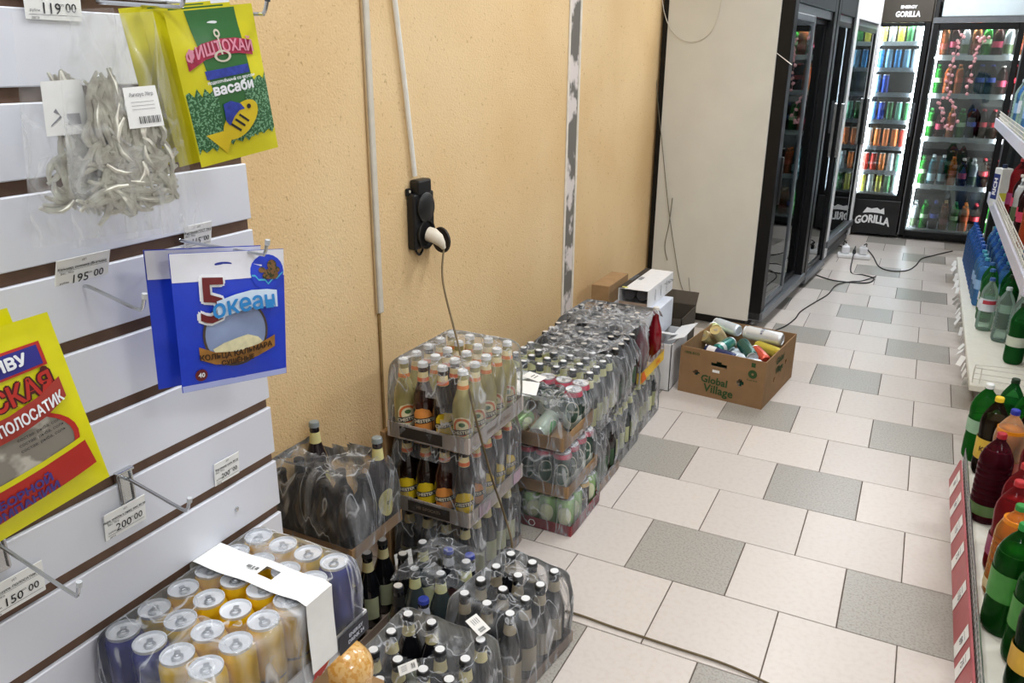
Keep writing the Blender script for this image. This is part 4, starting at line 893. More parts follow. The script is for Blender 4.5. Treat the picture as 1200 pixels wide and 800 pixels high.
def slip(p, size, rot, label, marks=True, name='paper_slip'):
    t = thing(name, p, label, 'paper'); t.rotation_euler = rot
    G().bbox(-size[0]/2, size[0]/2, -size[1]/2, size[1]/2, -.0004, .0004, .0002).obj('sheet', paper, t)
    if marks:
        mp = planemap((0, 0, .0009), (1, 0, 0), (0, 1, 0)); w_, h_ = size
        decal('barcode', g_join(*[g_rect(w_*.008*(1+(i % 3)), h_*.5, 1, 1, w_*(.18+.035*i), 0) for i in range(7)]), mp, ink, t)
        decal('print_lines', g_join(*[g_rect(w_*.3, h_*.05, 1, 1, -w_*.2, h_*(.25-.15*i)) for i in range(4)]), mp, M('text_grey', '#8a8a90', .6), t)
    return t
slip(gp(560, 732, .262), (.062, .034), (.25, .1, -.45), 'white paper slip with barcode lying on the torn film')
slip(gp(478, 782, .262), (.045, .026), (.35, -.3, .7), 'small barcode slip on the film of the nearest dark bottle pack')
slip(gp(473, 655, .20), (.055, .05), (.5, -.4, .5), 'crumpled white paper between the torn pack and the beer stack', False)

# --- C : can trays
cx_, cy_ = -.76, -.438
redt = M('red_cardboard', '#8f2f36', .7, var=.1, scale=30)
t, hx, hy = pack(cx_, cy_, 0, 6, 4, .0665, .068, .132, 'red tray of green cans at the foot of the can stack', lambda i, j: 'dark stout can in the red tray' if (i, j) in ((2, 0), (5, 2)) else 'pale green can in the red tray', lambda i, j: 'darkcan' if (i, j) in ((2, 0), (5, 2)) else 'greencan', tray=redt, tray_h=.04, seed=11, show=front_right(6), item='drink_can', cat='can', holes=[('x', 1, .05, .085, .05, .04)])
decal('printed_text', g_bold('A', .022, .001), planemap((-.03, -hy-.0046, .02), (1, 0, 0), (0, 0, 1)), wt, t)
decal('printed_mark', g_ell(.014, .014, 0, 0, 6, 1, .85), planemap((.055, -hy-.0046, .02), (1, 0, 0), (0, 0, 1)), wt, t)
t, hx, hy = pack(cx_-.018, cy_, .146, 6, 4, .0665, .068, .163, 'middle brown tray of dark green cans with pink rims', 'pink-rimmed dark green can in the middle tray', lambda i, j: 'tubcan', tray=board, tray_h=.045, seed=12, show=lambda i, j: i >= 5 or j <= 0, item='drink_can', cat='can', holes=[('x', 1, .06, .09, .05, .06)], jitter=.1)
t, hx, hy = pack(cx_-.04, cy_, .322, 6, 4, .0665, .068, .163, 'top brown tray of mixed cans under crumpled film', 'dark green can with pink rim standing in the top tray', lambda i, j: 'tubcan' if (i >= 3 and j == 3) or (i, j) == (5, 2) else None, tray=board, tray_h=.05, seed=13, item='drink_can', cat='can', holes=[('x', 1, -.02, .07, .075, .05), ('y', -1, -.12, .09, .06, .06)], sag=.05, tight=.03)
for k, (dx, dz, kd, ry) in enumerate(((.085, .037, 'palecan', .1), (.005, .037, 'greencan', -.05), (-.075, .037, 'palecan', .05), (-.155, .037, 'greencan', .03))):
    q = thing('drink_can', (cx_-.04+dx, cy_+(.03 if kd == 'palecan' else .0), .322+.003+.033), ('silver-green can lying in the top tray with its lid to the front', 'pale green can lying in the top tray', 'silver-green can lying deeper in the top tray', 'pale green can lying by the beer stack in the top tray')[k], 'can', None)
    q.rotation_euler = (PI/2, 0, ry)
    for n_, me in KIND[kd]: put(n_, me, q)
slip((-.80, -.50, .492), (.13, .10), (.15, .06, .3), 'large white paper sheet on top of the can stack', False)
tg = slip((-.79, -.40, .500), (.085, .045), (.12, .0, -.3), 'white price slip reading 11 on top of the can stack', False)
decal('numeral', g_text('11', .03, .0006), planemap((0, 0, .0009), (1, 0, 0), (0, 1, 0)), ink, tg)
for k, (x, y, c_) in enumerate(((-.94, -.385, '#b98a60'), (-.95, -.335+.03, '#c9cbc6'), (-.865, -.345, '#c4c9c8'))):
    tt = thing('plastic_cup', (x, y, .328), ('stacked brown plastic cup in the top can tray', 'clear grey plastic cup by the wall in the top can tray', 'clear grey plastic cup in the top can tray behind the paper')[k], 'cup')
    G().lathe([(0, .002), (.026, 0), (.034, .13), (.036, .134), (.034, .134), (.025, .004), (0, .004)], 18).obj('cup', M('cup_'+c_.strip('#'), c_, .35), tt, True); G().lathe([(.037, .134), (.0375, .145), (.032, .148), (0, .148)], 18).obj('lid', M('cup_lid', '#dfe2e0', .3), tt, True)

# --- D, E, F : double packs along the wall
def ptext(n): return n
pack(-.785, -.155, 0, 6, 4, .0675, .0675, .242, 'lower dark bottle pack in the brown tray behind the can stack', 'coal-black bottle in the lower pack behind the cans', lambda i, j: 'coal', tray=board, tray_h=.035, seed=21, show=lambda i, j: i == 5, holes=[('x', 1, .03, .13, .07, .075)])
pack(-.800, -.155, .250, 6, 4, .0675, .0675, .242, 'upper pack of grey bottles with yellow-green necks behind the can stack', 'grey-green bottle in the upper pack behind the cans', lambda i, j: 'grey', tray=None, seed=22, holes=[('z', 0, -.08, .0, .06, .06), ('x', 1, .07, .03, .03, .03)], sag=.03, tight=.03)
pack(-.800, .137, 0, 6, 4, .0675, .0675, .242, 'lower bottle pack with a torn window in its grey film', 'grey-green bottle with yellow label in the pack with the torn window', lambda i, j: 'grey', tray=None, seed=23, show=lambda i, j: i == 5, holes=[('x', 1, -.02, .12, .04, .07)])
pack(-.805, .137, .250, 6, 4, .0675, .0675, .242, 'upper pack of coal-black bottles wrapped in crumpled film', 'coal-black bottle with pale cap in the crumpled upper pack', lambda i, j: None if (i*7+j*5) % 9 == 0 and i < 5 else 'coal', tray=None, seed=24, holes=[('x', 1, .06, .07, .05, .08)], sag=.04, tight=.04)
pack(-.815, .465, 0, 6, 5, .0675, .0675, .242, 'lower bottle pack beneath the yellow tray of red drinks', 'grey-green bottle in the pack beneath the yellow tray', lambda i, j: 'grey', tray=None, seed=25, show=lambda i, j: i == 5, holes=[('x', 1, .05, .12, .04, .08)])
yelt = M('yellow_cardboard', '#e3b93c', .6, var=.08, scale=20)
t, hx, hy = pack(-.815, .475, .250, 6, 5, .0685, .0685, .25, 'yellow tray of red drink bottles by the white cartons', lambda i, j: 'bright red drink bottle at the end of the yellow tray' if (i, j) == (5, 4) else ('rosy drink bottle in the yellow tray' if i >= 5 else 'coal-black bottle in the yellow tray'), lambda i, j: 'red' if (i, j) == (5, 4) else ('rose' if i >= 5 else (None if (i*5+j*3) % 4 == 0 else 'coal')), tray=yelt, tray_h=.05, seed=26, show=lambda i, j: not (i == 5 and j in (0, 2, 3)), film_z=(.052, .2585), holes=[('x', 1, .05, .16, .15, .085)], sag=.04, tight=.03)
decal('printed_flash', g_strip([(-.17, -.025), (-.10, -.025)], [(-.17, .025), (-.14, .025)]), planemap((hx+.0042, 0, .026), (0, 1, 0), (0, 0, 1)), M('orange_print', '#d8641c', .6), t)
decal('printed_text', g_bold('XMEL', .026, .001), planemap((hx+.0048, .07, .026), (0, 1, 0), (0, 0, 1)), M('orange_print', '#d8641c', .6), t)
loose_film(-.80, .30, .515, .34, .42, .03, 'crumpled torn film lying over the packs by the wall', 31)
loose_film(-.78, .0, .508, .26, .3, .025, 'torn film lifted over the black bottle pack', 37)

# --- white cartons
wc = M('white_carton', '#dfe0e2', .6, var=.04, scale=12); wc2 = M('white_carton_cool', '#d4d9e4', .6, var=.05, scale=12)
t = thing('carton', (-.80, 1.02, 0), 'open white carton with raised flaps next to the banana box', 'box', None)
g = G(); hx, hy, hz = .175, .15, .25
for a in ((-hx, hx, -hy, -hy+.004), (-hx, hx, hy-.004, hy), (-hx, -hx+.004, -hy, hy), (hx-.004, hx, -hy, hy)): g.box(*a, 0, hz)
g.box(-hx, hx, -hy, hy, 0, .004); g.obj('walls', wc, t)
for k, (mat, sz) in enumerate(((Matrix.Translation((0, -hy, hz)) @ Matrix.Rotation(.5, 4, 'X'), .09), (Matrix.Translation((hx, 0, hz)) @ Matrix.Rotation(-PI/2, 4, 'Z') @ Matrix.Rotation(PI-.35, 4, 'X'), .12))):
    pass
G().box(.088, .172, -.10, 0, 0, .003, Matrix.Translation((0, -.03, hz+.02)) @ Matrix.Rotation(-.25, 4, 'X')).obj('flap', wc, t)
G().box(0, .09, -.13, .13, 0, .003, Matrix.Translation((hx-.03, 0, hz+.012)) @ Matrix.Rotation(-.35, 4, 'Y')).obj('flap', wc, t)
tag(G().bbox(-.97, -.72, .92, 1.19, .2505, .405, .002).obj('carton', wc2), 'closed white carton under the printed multipack', 'box')
t = thing('multipack_carton', (-.848, 1.115, .4055), 'white and black printed multipack carton with open end showing bottle bottoms', 'box')
g = G(); hx, hy, hz = .078, .225, .098
g.box(-hx, hx, -hy, hy, 0, .003); g.box(-hx, hx, -hy, hy, hz-.003, hz); g.box(hx-.003, hx, -hy, hy, .003, hz-.003); g.box(-hx, -hx+.003, -hy, hy, .003, hz-.003); g.box(-hx, hx, hy-.003, hy, .003, hz-.003)
g.obj('walls', M('multipack_white', '#e6e6e8', .5, var=.03), t)
G().box(-hx-.0015, -hx+.03, -hy, hy, hz-.0001, hz+.001).obj('dark_panel', darkpatch, t); G().box(-hx-.0015, -hx, -hy, hy, 0, hz).obj('dark_panel', darkpatch, t)
decal('printed_text', g_join(*[g_move(g_text(s_, .03, .001), 0, y_, 0) for s_, y_ in (('STRONG', .09), ('BEER', .05), ('PREMIUM', -.1))]), planemap((.02, 0, hz+.0012), (0, 1, 0), (-1, 0, 0)), M('text_greyblue', '#6a7078', .6), t)
decal('printed_text', g_join(*[g_move(g_bold('PREMIUM', .014, .0004), -.1+.1*i, 0, PI/2) for i in range(3)]), planemap((hx+.001, 0, hz*.5), (0, 1, 0), (0, 0, 1)), M('text_greyblue', '#6a7078', .6), t)
decal('barcode_patch', g_rect(.03, .018, 1, 1), planemap((-.05, -hy+.02, hz+.0014), (1, 0, 0), (0, 1, 0)), M('print_lime', '#d8d86a', .5), t)
G().box(-hx+.004, hx-.004, -hy, -hy+.002, .003, .03).obj('lower_flap', board_grey, t)
for i in range(2):
    G().lathe([(0, 0), (.027, 0), (.03, .004), (.03, .06), (0, .06)], 18, Matrix.Translation((-.03+i*.066, -hy+.03, .062)) @ Matrix.Rotation(-PI/2, 4, 'X')).obj('bottle_end', M('smoke_end', '#4a4a50', .2), t, True)
tag(G().bbox(-1.075, -.98, .90, 1.2, 0, .50, .003).obj('cardboard_carton', board), 'brown carton squeezed between the multipack and the yellow wall', 'box')
t = thing('carton', (-.79, 1.36, 0), 'dark open carton behind the white carton with torn edge', 'box')
g = G(); hx, hy, hz = .12, .15, .28
for a in ((-hx, hx, -hy, -hy+.004), (-hx, hx, hy-.004, hy), (-hx, -hx+.004, -hy, hy), (hx-.004, hx, -hy, hy)): g.box(*a, 0, hz)
g.box(-hx, hx, -hy, hy, 0, .004); g.obj('walls', M('dark_carton', '#4a4238', .8), t)
G().box(-hx, hx, 0, .08, 0, .003, Matrix.Translation((0, hy, hz)) @ Matrix.Rotation(.9, 4, 'X')).obj('flap', M('dark_carton', '#4a4238', .8), t)

# --- yellow energy drink cans on the carton pile in front of the slatted board
CZ = .690; CPX = -.4695; CPY = -2.135
pile = [(-.095, .05, -.15, .13, 0, .34), (-.095, .05, -.15, .13, .342, .687)]
for k, a in enumerate(pile):
    t = thing('carton', (CPX, CPY, a[4]), ('closed brown carton standing on the floor under the can pack', 'upper brown carton directly under the yellow can pack')[k], 'box')
    G().bbox(a[0], a[1], a[2], a[3], 0, a[5]-a[4], .003).obj('body', board, t); G().box(a[0]-.0004, a[1]+.0004, -.025, .025, a[5]-a[4]-.0002, a[5]-a[4]+.0006).obj('tape', M('packing_tape', '#b99a6a', .3), t)
cans_skip = {}
t, hx, hy = pack(CPX, CPY, CZ, 4, 6, .0525, .0525, .137, 'shrink-wrapped tray of yellow energy drink cans with white carry strip', lambda i, j: 'deep blue slim can at the energy tray corner' if (i, j) in ((3, 5), (0, 0), (1, 0)) else 'yellow slim energy drink can in the wrapped tray', lambda i, j: 'bluecan' if (i, j) in ((3, 5), (0, 0), (1, 0)) else 'yellowcan', tray=M('tray_white', '#dcdcdf', .6, var=.03), tray_h=.036, seed=41, name='can_pack', item='energy_drink_can', cat='can', holes=[('z', 0, .02, -.005, .052, .062)], sag=.006, tight=.006, jitter=.4)
navy = M('tray_navy', '#2b2c36', .6)
decal('dark_print', g_rect(.075, .034, 2, 2), planemap((hx+.0042, hy-.040, .0185), (0, 1, 0), (0, 0, 1)), navy, t)
decal('printed_text', g_join(g_move(g_bold('ENERGY', .0095, .0003), 0, .005), g_move(g_bold('DRINK 24', .0095, .0003), 0, -.006)), planemap((hx+.0048, hy-.036, .0185), (0, 1, 0), (0, 0, 1)), M('text_pale', '#c9ccd8', .6), t)
sun = g_ell(.017, .015, 0, .004, 20, 2); bull = ([(-.03, -.014), (-.022, .002), (-.010, .012), (.004, .008), (.008, -.002), (.0, -.010), (-.012, -.014), (-.018, -.010)], [(0, 1, 6, 7), (1, 2, 5, 6), (2, 3, 4, 5)])
decal('sun_emblem', sun, planemap((hx+.0046, .045, .0175), (0, 1, 0), (0, 0, 1)), M('emblem_yellow', '#e0a828', .5), t)
decal('red_emblem', bull, planemap((hx+.0052, .050, .0175), (0, 1, 0), (0, 0, 1)), M('emblem_red', '#b02a24', .5), t)
# carry strip with a torn grip hole
st = G(); st.keep = True; zt = .1448; n = 26; V = []; pts = []
for i in range(n+1):
    q = i/n*(2*hx+.13)
    if q < .02: p = (-hx-.004, zt-.02+q)
    elif q < .02+2*hx: p = (-hx-.004+(q-.02)*(2*hx+.008)/(2*hx), zt+.0015+.0015*math.sin(q*60))
    else: p = (hx+.0072+.001*math.sin(q*40), zt-(q-.02-2*hx)*1.13)
    pts.append(p)
for p in pts:
    for k in range(9): V.append((p[0], .048+(k/8-.5)*.058, p[1]))
F = []
for i in range(n):
    for k in range(8):
        c = ((V[i*9+k][0]+V[(i+1)*9+k][0])/2, (V[i*9+k][1]+V[i*9+k+1][1])/2)
        if ((c[0]-.022)/.016)**2+((c[1]-.050)/.012)**2 < 1: continue
        F.append((i*9+k, (i+1)*9+k, (i+1)*9+k+1, i*9+k+1))
st.add(V, F); st.obj('carry_strip', paper, t, True, 60)
decal('strip_print', g_move(g_join(g_bold('||||| || |||', .007, .0002), g_move(g_text('4 600', .004), 0, -.005)), 0, 0, 0), planemap((-.012, .05, zt+.0042), (1, 0, 0), (0, 1, 0)), ink, t)
# orange sack on a smaller box
t = thing('carton', (-.478, -1.90, 0), 'small brown carton under the orange snack bag', 'box'); G().bbox(-.052, .052, -.055, .055, 0, .452, .003).obj('body', board, t)
t = thing('orange_snack_bag', (-.478, -1.90, .4535), 'round translucent bag of orange snacks tucked below the can tray', 'snack bag')
g = G().lathe([(0, 0), (.034, .002), (.052, .02), (.056, .045), (.052, .068), (.038, .086), (.016, .096), (0, .097)], 24)
g.v = [(x*(1+.06*noise.noise(Vector((x*40, y*40, z*40)))), y*(1+.06*noise.noise(Vector((x*40+7, y*40, z*40)))), z) for x, y, z in g.v]
g.obj('bag', M('orange_bits', '#dca04a', .25, var=.3, scale=110, bump=.2, bscale=120, coat=.8, alt='#ecc07a', thr=.46), t, True)
G().lathe([(.010, .094), (.013, .099), (.015, .102), (.009, .099), (0, .0985)], 14).obj('tied_neck', clearp, t, True)

# ================================================================== banana box with loose cans
def lying(kind, p, yaw, pitch, label, name='drink_can', cat='can'):
    t = thing(name, p, label, cat, None); t.rotation_mode = 'QUATERNION'
    d = Vector((math.cos(yaw)*math.cos(pitch), math.sin(yaw)*math.cos(pitch), math.sin(pitch)))
    t.rotation_quaternion = Vector((0, 0, 1)).rotation_difference(d)
    for n_, me in KIND[kind]: put(n_, me, t)
    return t
A0 = gp(892, 480); B0 = gp(794, 457); C0 = gp(924.5, 441)
ex = (A0-B0).normalized(); W = (A0-B0).length; ey = Vector((-ex.y, ex.x, 0)); D = max(.36, (C0-A0).dot(ey)); HB = .243
bc = B0+ex*W/2+ey*D/2; brz = math.atan2(ex.y, ex.x)
t = thing('banana_box', bc, 'brown cardboard fruit box with green lettering, filled with loose cans', 'box', None, brz)
bm_ = M('fruit_box_board', '#8f6f4c', .85, var=.08, scale=14, bump=.12, bscale=90)
def wall_with_holes(axis, holes, L):
    """upright board as a fine grid with oval hand holes"""
    g = G(); n, m = 48, 26; V = []
    for s_ in (0, .005):
        for j in range(m+1):
            for i in range(n+1): V.append(((i/n-.5)*L, s_, j/m*HB))
    F = []; o = (n+1)*(m+1)
    keep = [[all(((i+.5)/n*L-L/2-hx_)**2/rx**2+((j+.5)/m*HB-hz_)**2/rz_**2 > 1 for hx_, hz_, rx, rz_ in holes) for i in range(n)] for j in range(m)]
    for j in range(m):
        for i in range(n):
            if not keep[j][i]: continue
            a, b, c, d = j*(n+1)+i, j*(n+1)+i+1, (j+1)*(n+1)+i+1, (j+1)*(n+1)+i
            F += [(a, b, c, d), (o+a, o+d, o+c, o+b)]
            for (jj, ii, e) in ((j-1, i, (a, b)), (j+1, i, (c, d)), (j, i-1, (d, a)), (j, i+1, (b, c))):
                if not (0 <= jj < m and 0 <= ii < n) or not keep[jj][ii]: F.append((e[1], e[0], o+e[0], o+e[1]))
    g.add(V, F); return g
o = wall_with_holes('y', [(-.015, .178, .045, .014), (-.125, .118, .016, .013), (.10, .112, .020, .015)], W).obj('front_side', bm_, t); o.location = (0, -D/2, 0)
o = wall_with_holes('y', [(0, .178, .045, .014)], W).obj('back_side', bm_, t); o.location = (0, D/2-.005, 0)
for sg, nm in ((1, 'right_side'), (-1, 'left_side')):
    o = wall_with_holes('x', [(.10, .14, .014, .014), (-.09, .10, .014, .016)], D-.011).obj(nm, bm_, t); o.rotation_euler = (0, 0, PI/2); o.location = ((W/2) if sg > 0 else -W/2+.005, 0, 0)
G().box(-W/2+.006, W/2-.006, -D/2+.006, D/2-.006, 0, .004).obj('bottom', bm_, t)
gi = M('green_ink', '#2c4a22', .8)
mp = planemap((0, -D/2-.0012, 0), (1, 0, 0), (0, 0, 1))
decal('printed_name', g_join(g_move(g_bold('Global', .052, .0016), -.03, .092, -.05), g_move(g_bold('Village', .058, .0016), -.005, .045, -.05)), mp, gi, t)
decal('printed_mark', g_join(g_ell(.022, .022, .155, .17, 18, 1), g_rect(.02, .022, 1, 1, .155, .217)), mp, gi, t)
decal('printed_mark_centre', g_ell(.006, .006, .155, .17, 12, 1), planemap((0, -D/2-.0018, 0), (1, 0, 0), (0, 0, 1)), bm_, t)
decal('small_print', g_join(g_move(g_text('Fresh fruit', .012, .0002), .155, .138), g_move(g_bold('100% ECO', .018, .0004), -.155, .215)), mp, gi, t)
decal('sticker', g_rect(.036, .014, 1, 1, -.025, .145), mp, paper, t)
decal('printed_name', g_join(g_move(g_bold('Global', .05, .0014), -.02, .19), g_move(g_bold('Village', .05, .0014), -.02, .14)), planemap((W/2+.0012, 0, 0), (0, 1, 0), (0, 0, 1)), gi, t)
KIND['k_white'] = can_parts('white_lager', '#e2e6ea', .036, .205, text=('ФЕСТИВАЛЬ', .017, .5, '#2c3c6a'))
KIND['k_teal'] = can_parts('teal_lager', '#2a7a72', .033, .168, band=('#dfe4e2', .3))
KIND['k_dgreen'] = can_parts('deep_green', '#2c5a52', .033, .168, patch='#a8c0bc', lid='#d3d6da')
KIND['k_yellow'] = can_parts('straw_yellow', '#c8b84a', .028, .165)
KIND['k_red'] = can_parts('orange_red', '#c8503a', .033, .12)
KIND['k_pale'] = can_parts('pale_blue', '#cfdbe6', .033, .168)
KIND['k_gold'] = can_parts('gold', '#d8c49a', .033, .15, lid='#d9c890')
KIND['k_navy'] = can_parts('navy', '#27305a', .031, .17, band=('#e6e6ea', .35))
KIND['k_lime'] = can_parts('lime_white', '#cdd9a0', .033, .168)
fill = [('k_gold', -.17, -.06, .04, .2, 0), ('k_lime', -.17, .04, .04, .1, 0), ('k_teal', .01, -.13, .04, .2, 0), ('k_pale', .02, -.02, .04, -.1, 0), ('k_dgreen', -.17, -.14, .04, .05, 0), ('k_red', .03, .06, .04, .1, 0), ('k_pale', -.16, .12, .04, 0, 0), ('k_pale', -.18, -.11, .107, .1, 0), ('k_teal', -.18, -.02, .107, -.1, 0), ('k_lime', -.15, .08, .107, .1, 0), ('k_gold', .0, -.10, .107, .15, 0), ('k_pale', .0, .02, .107, 0, 0), ('k_dgreen', -.1, -.12, .155, .0, 0), ('k_pale', -.12, -.01, .158, .1, 0)]
def bp_(u, v): return bc+ex*u+ey*v
for k, (kd, u, v, z, yaw, pi_) in enumerate(fill):
    p = bp_(u, v); lying(kd, (p.x, p.y, z), brz+yaw, pi_, 'drink can buried in the lower layer of the fruit box', 'drink_can', 'can')['group'] = 'cans buried in the fruit box'
def in_box(kd, a, b, label, za=.17, zb=.17, name='drink_can', cat='can'):
    p, q = gp(*a, za), gp(*b, zb); d = q-p; return lying(kd, p, math.atan2(d.y, d.x), math.atan2(d.z, math.hypot(d.x, d.y)), label, name, cat)
in_box('k_white', (917, 398), (862, 386), 'white can with dark lettering lying on the loose cans', .228, .228)
in_box('k_pale', (866, 388), (838, 378), 'pale blue can behind the white lettered can in the fruit box', .225, .225)
in_box('k_gold', (838, 400), (822, 392), 'gold can with its lid up at the corner of the fruit box', .15, .225)
in_box('k_lime', (850, 405), (836, 384), 'lime and white can wedged behind the gold can', .16, .215)
in_box('k_teal', (840, 411), (862, 398), 'teal can with pale foot lying in the fruit box', .215, .215)
in_box('k_dgreen', (870, 402), (882, 420), 'deep green can with oval emblem pointing to the front of the fruit box', .235, .215)
in_box('k_navy', (826, 410), (852, 418), 'navy can with white foot along the front of the fruit box', .21, .20)
in_box('k_pale', (855, 417), (872, 423), 'pale blue can at the front edge of the fruit box', .20, .19)
in_box('k_yellow', (886, 404), (913, 414), 'straw yellow slim can lying at the empty side of the fruit box', .185, .175)
in_box('k_red', (897, 424), (888, 414), 'orange red can at the front right corner of the fruit box', .185, .20)
in_box('k_gold', (848, 402), (842, 392), 'second gold can with copper top in the fruit box', .16, .225)

# ================================================================== right-hand shelving
railr = M('price_rail_red', '#b0585c', .4, var=.08, scale=20)
wire_w = M('wire_white', '#dcd9cf', .45, var=.05)
sh = thing('low_shelf_unit', (.65, -1.2, 0), 'low shelf with red price rail and chrome wire front holding soda bottles', 'shelf')
G().bbox(.03, .62, 0, 1.70, .05, .08, .003).obj('deck', M('shelf_cream', '#e3e0d3', .45, var=.03), sh)
G().box(.06, .60, .02, 1.68, 0, .05).obj('plinth', M('plinth_grey', '#77726c', .6), sh)
rl = G(); rl.add([(-.012, 0, .012), (.012, 0, .105), (.018, 0, .105), (-.004, 0, .010), (-.012, 1.68, .012), (.012, 1.68, .105), (.018, 1.68, .105), (-.004, 1.68, .010)], [(0, 1, 2, 3), (7, 6, 5, 4), (0, 4, 5, 1), (1, 5, 6, 2), (2, 6, 7, 3), (3, 7, 4, 0)])
rail = rl.obj('price_rail', railr, sh)
for y, w_ in ((.30, .085), (.46, .05), (.56, .06), (.79, .055), (1.02, .06), (1.20, .075), (1.38, .06), (1.555, .085)):
    decal('price_tag', g_rect(w_, .088, 1, 1), planemap((-.0017, y, .058), (0, -1, 0), (.25, 0, .968)), paper, rail)
    decal('tag_print', g_join(g_move(g_text(random.choice(['89', '75', '99', '110']), .03, .0004), 0, 0), g_rect(w_*.7, .002, 1, 1, 0, .022)), planemap((-.0027, y, .058), (0, -1, 0), (.25, 0, .968)), M('text_grey', '#8a8a90', .6), rail)
ch = G()
for z in (.115, .145): ch.tube([(.026, 0, z), (.026, 1.70, z)], .0028, 6)
for i in range(58): ch.tube([(.026, i*.03, .08), (.026, i*.03, .147)], .0018, 5)
ch.obj('wire_front', chrome, sh, True)
def soda(kd, x, y, z, label, group=None, a=None): return place(kd, 'soda_bottle', (x, y, z), label, 'bottle', group, rz=(face_cam(x, y) if a is None else a))
DZ = .0805
soda('p_green', .718, .575, DZ, 'bright green soda bottle with white cap at the front of the low shelf'); soda('p_green', .865, .60, DZ, 'bright green soda bottle with white cap in the second row')
soda('p_gcap', .815, .70, DZ, 'green bottle with black cap behind the bright green sodas'); soda('p_kvass', .745, .455, DZ, 'kvass bottle with yellow cap and dark drink in front'); soda('p_kvass', .79, .335+.0, DZ, 'second kvass bottle with yellow cap beside the orange soda') if False else None
soda('p_kvass', .875, .475, DZ, 'kvass bottle with yellow cap in the second row beside the green soda')
soda('p_orange', .785, .32, DZ, 'orange soda bottle with blue cap and rust label')
soda('p_red', .728, .075, DZ, 'dark cherry drink bottle with ribbed sides and red cap'); soda('p_rasp', .785, -.12, DZ, 'raspberry drink bottle with red cap next to the dark cherry drink')
soda('p_rasp', .86, .19, DZ, 'raspberry drink bottle in the second row beside the orange soda')
soda('p_rasp', .757, -.255, DZ, 'raspberry drink bottle with red cap right behind the orange juice bottle'); soda('p_juice', .752, -.395, DZ, 'orange juice bottle with green cap between raspberry and green bottles')
soda('p_olive', .742, -.565, DZ, 'large olive green soda bottle with green cap and bright label'); soda('p_olive', .785, -.69, DZ, 'large olive green soda bottle beside the bottle with gold label')
soda('p_dgreen', .775, -.82, DZ, 'bottle green soda with gold label at the near end of the low shelf'); soda('p_dgreen', .90, -.45, DZ, 'bottle green soda with gold label in the second row')
soda('p_red', .87, .045, DZ, 'dark cherry drink bottle in the second row with ribbed sides'); soda('p_juice', .90, -.30, DZ, 'orange juice bottle with green cap in the second row'); soda('p_red', .91, -.12, DZ, 'dark cherry drink bottle in the second row beside the juice')
# tall rack further on
rk = thing('shelf_rack', (.70, 1.36, 0), 'white wire-fronted gondola rack with water bottles on three levels', 'shelf')
cream = M('shelf_cream', '#e3e0d3', .45, var=.03)
G().bbox(.02, .68, 0, 3.05, .085, .118, .004).obj('bottom_deck', cream, rk); G().box(.06, .66, .02, 3.03, 0, .085).obj('plinth', M('plinth_grey', '#77726c', .6), rk)
G().box(.66, .68, -.9, 3.05, .118, 1.75).obj('back_panel', M('rack_back', '#8d9094', .6), rk)
for y in (-.9, 1.0, 3.0): G().bbox(.62, .66, y, y+.04, 0, 1.75, .003).obj('upright', M('rack_grey', '#777a7e', .5, .4), rk)
for z, x0, y0, y1, nm in ((.745, .085, -.62, 1.95, 'middle_shelf'), (1.165, .10, -.5, 2.9, 'upper_shelf')):
    s_ = G().bbox(x0, .66, y0, y1, z, z+.018, .003).obj(nm, cream, rk)
    G().bbox(x0-.012, x0, y0, y1, z-.02, z+.045, .002).obj('front_rail', M('rail_lilac', '#c9c8d6', .4, var=.06, scale=30), s_)
    g = G()
    for k in range(3): g.tube([(x0+.008, y0, z+.05+k*.022), (x0+.008, y1, z+.05+k*.022)], .0022, 6)
    for i in range(int((y1-y0)/.06)): g.tube([(x0+.008, y0+i*.06, z+.018), (x0+.008, y0+i*.06, z+.096)], .0018, 5)
    g.obj('wire_fence', wire_w, s_, True)
g = G()
for k in range(3): g.tube([(.03, .03, .14+k*.028), (.60, .03, .14+k*.028)], .0025, 6)
for x in (.03, .06, .3, .58): g.tube([(x, .03, .118), (x, .03, .20)], .0025, 6)
g.tube(smoothpath([(.03, .03, .118), (.03, .03, .20), (.06, .03, .212), (.3, .03, .222), (.6, .03, .222)], 5), .0028, 6); g.obj('wire_divider', wire_w, rk, True)
for i in range(26):
    y = .12+i*.112; h = random.uniform(.04, .06)
    gg = G(); gg.box(-.0004, .0004, -.016, .016, -h, 0); o = gg.obj('hanging_tag', paper, rk); o.location = (.012+random.uniform(-.006, .002), y, .112); o.rotation_euler = (random.uniform(-.5, .5), random.uniform(.1, .7), random.uniform(-.9, .9))
FZ = .1195
soda('p_gcap', .925, 1.80, FZ, 'large green mineral water bottle at the wire divider of the rack')
soda('p_clear', .815, 2.36, FZ, 'clear water bottle with blue cap and red and white label'); soda('p_ribbed', .885, 2.17, FZ, 'clear ribbed water bottle beside the green mineral water', None)
soda('p_ribbed', .95, 2.06, FZ, 'clear ribbed water bottle in the second row of the rack')
for k, (x, y, kd, lb) in enumerate(((.825, 2.56, 'p_gwater', 'green water bottle with white label just behind the clear bottle'), (.92, 2.45, 'p_gcap', 'green mineral bottle with dark cap in the second row of the rack'), (.93, 2.64, 'p_gcap', 'dark-capped green mineral bottle deeper in the second row'), (.835, 2.75, 'p_gwater', 'green water bottle with white label before the blue ones'))):
    soda(kd, x, y, FZ, lb)
o = decal('label_band', g_rect(.075, .022, 10, 1), cylmap(.0458, .172, .2), M('label_crimson', '#b83a4a', .5), [c for c in col.objects if c.get('label') == 'clear water bottle with blue cap and red and white label'][0])
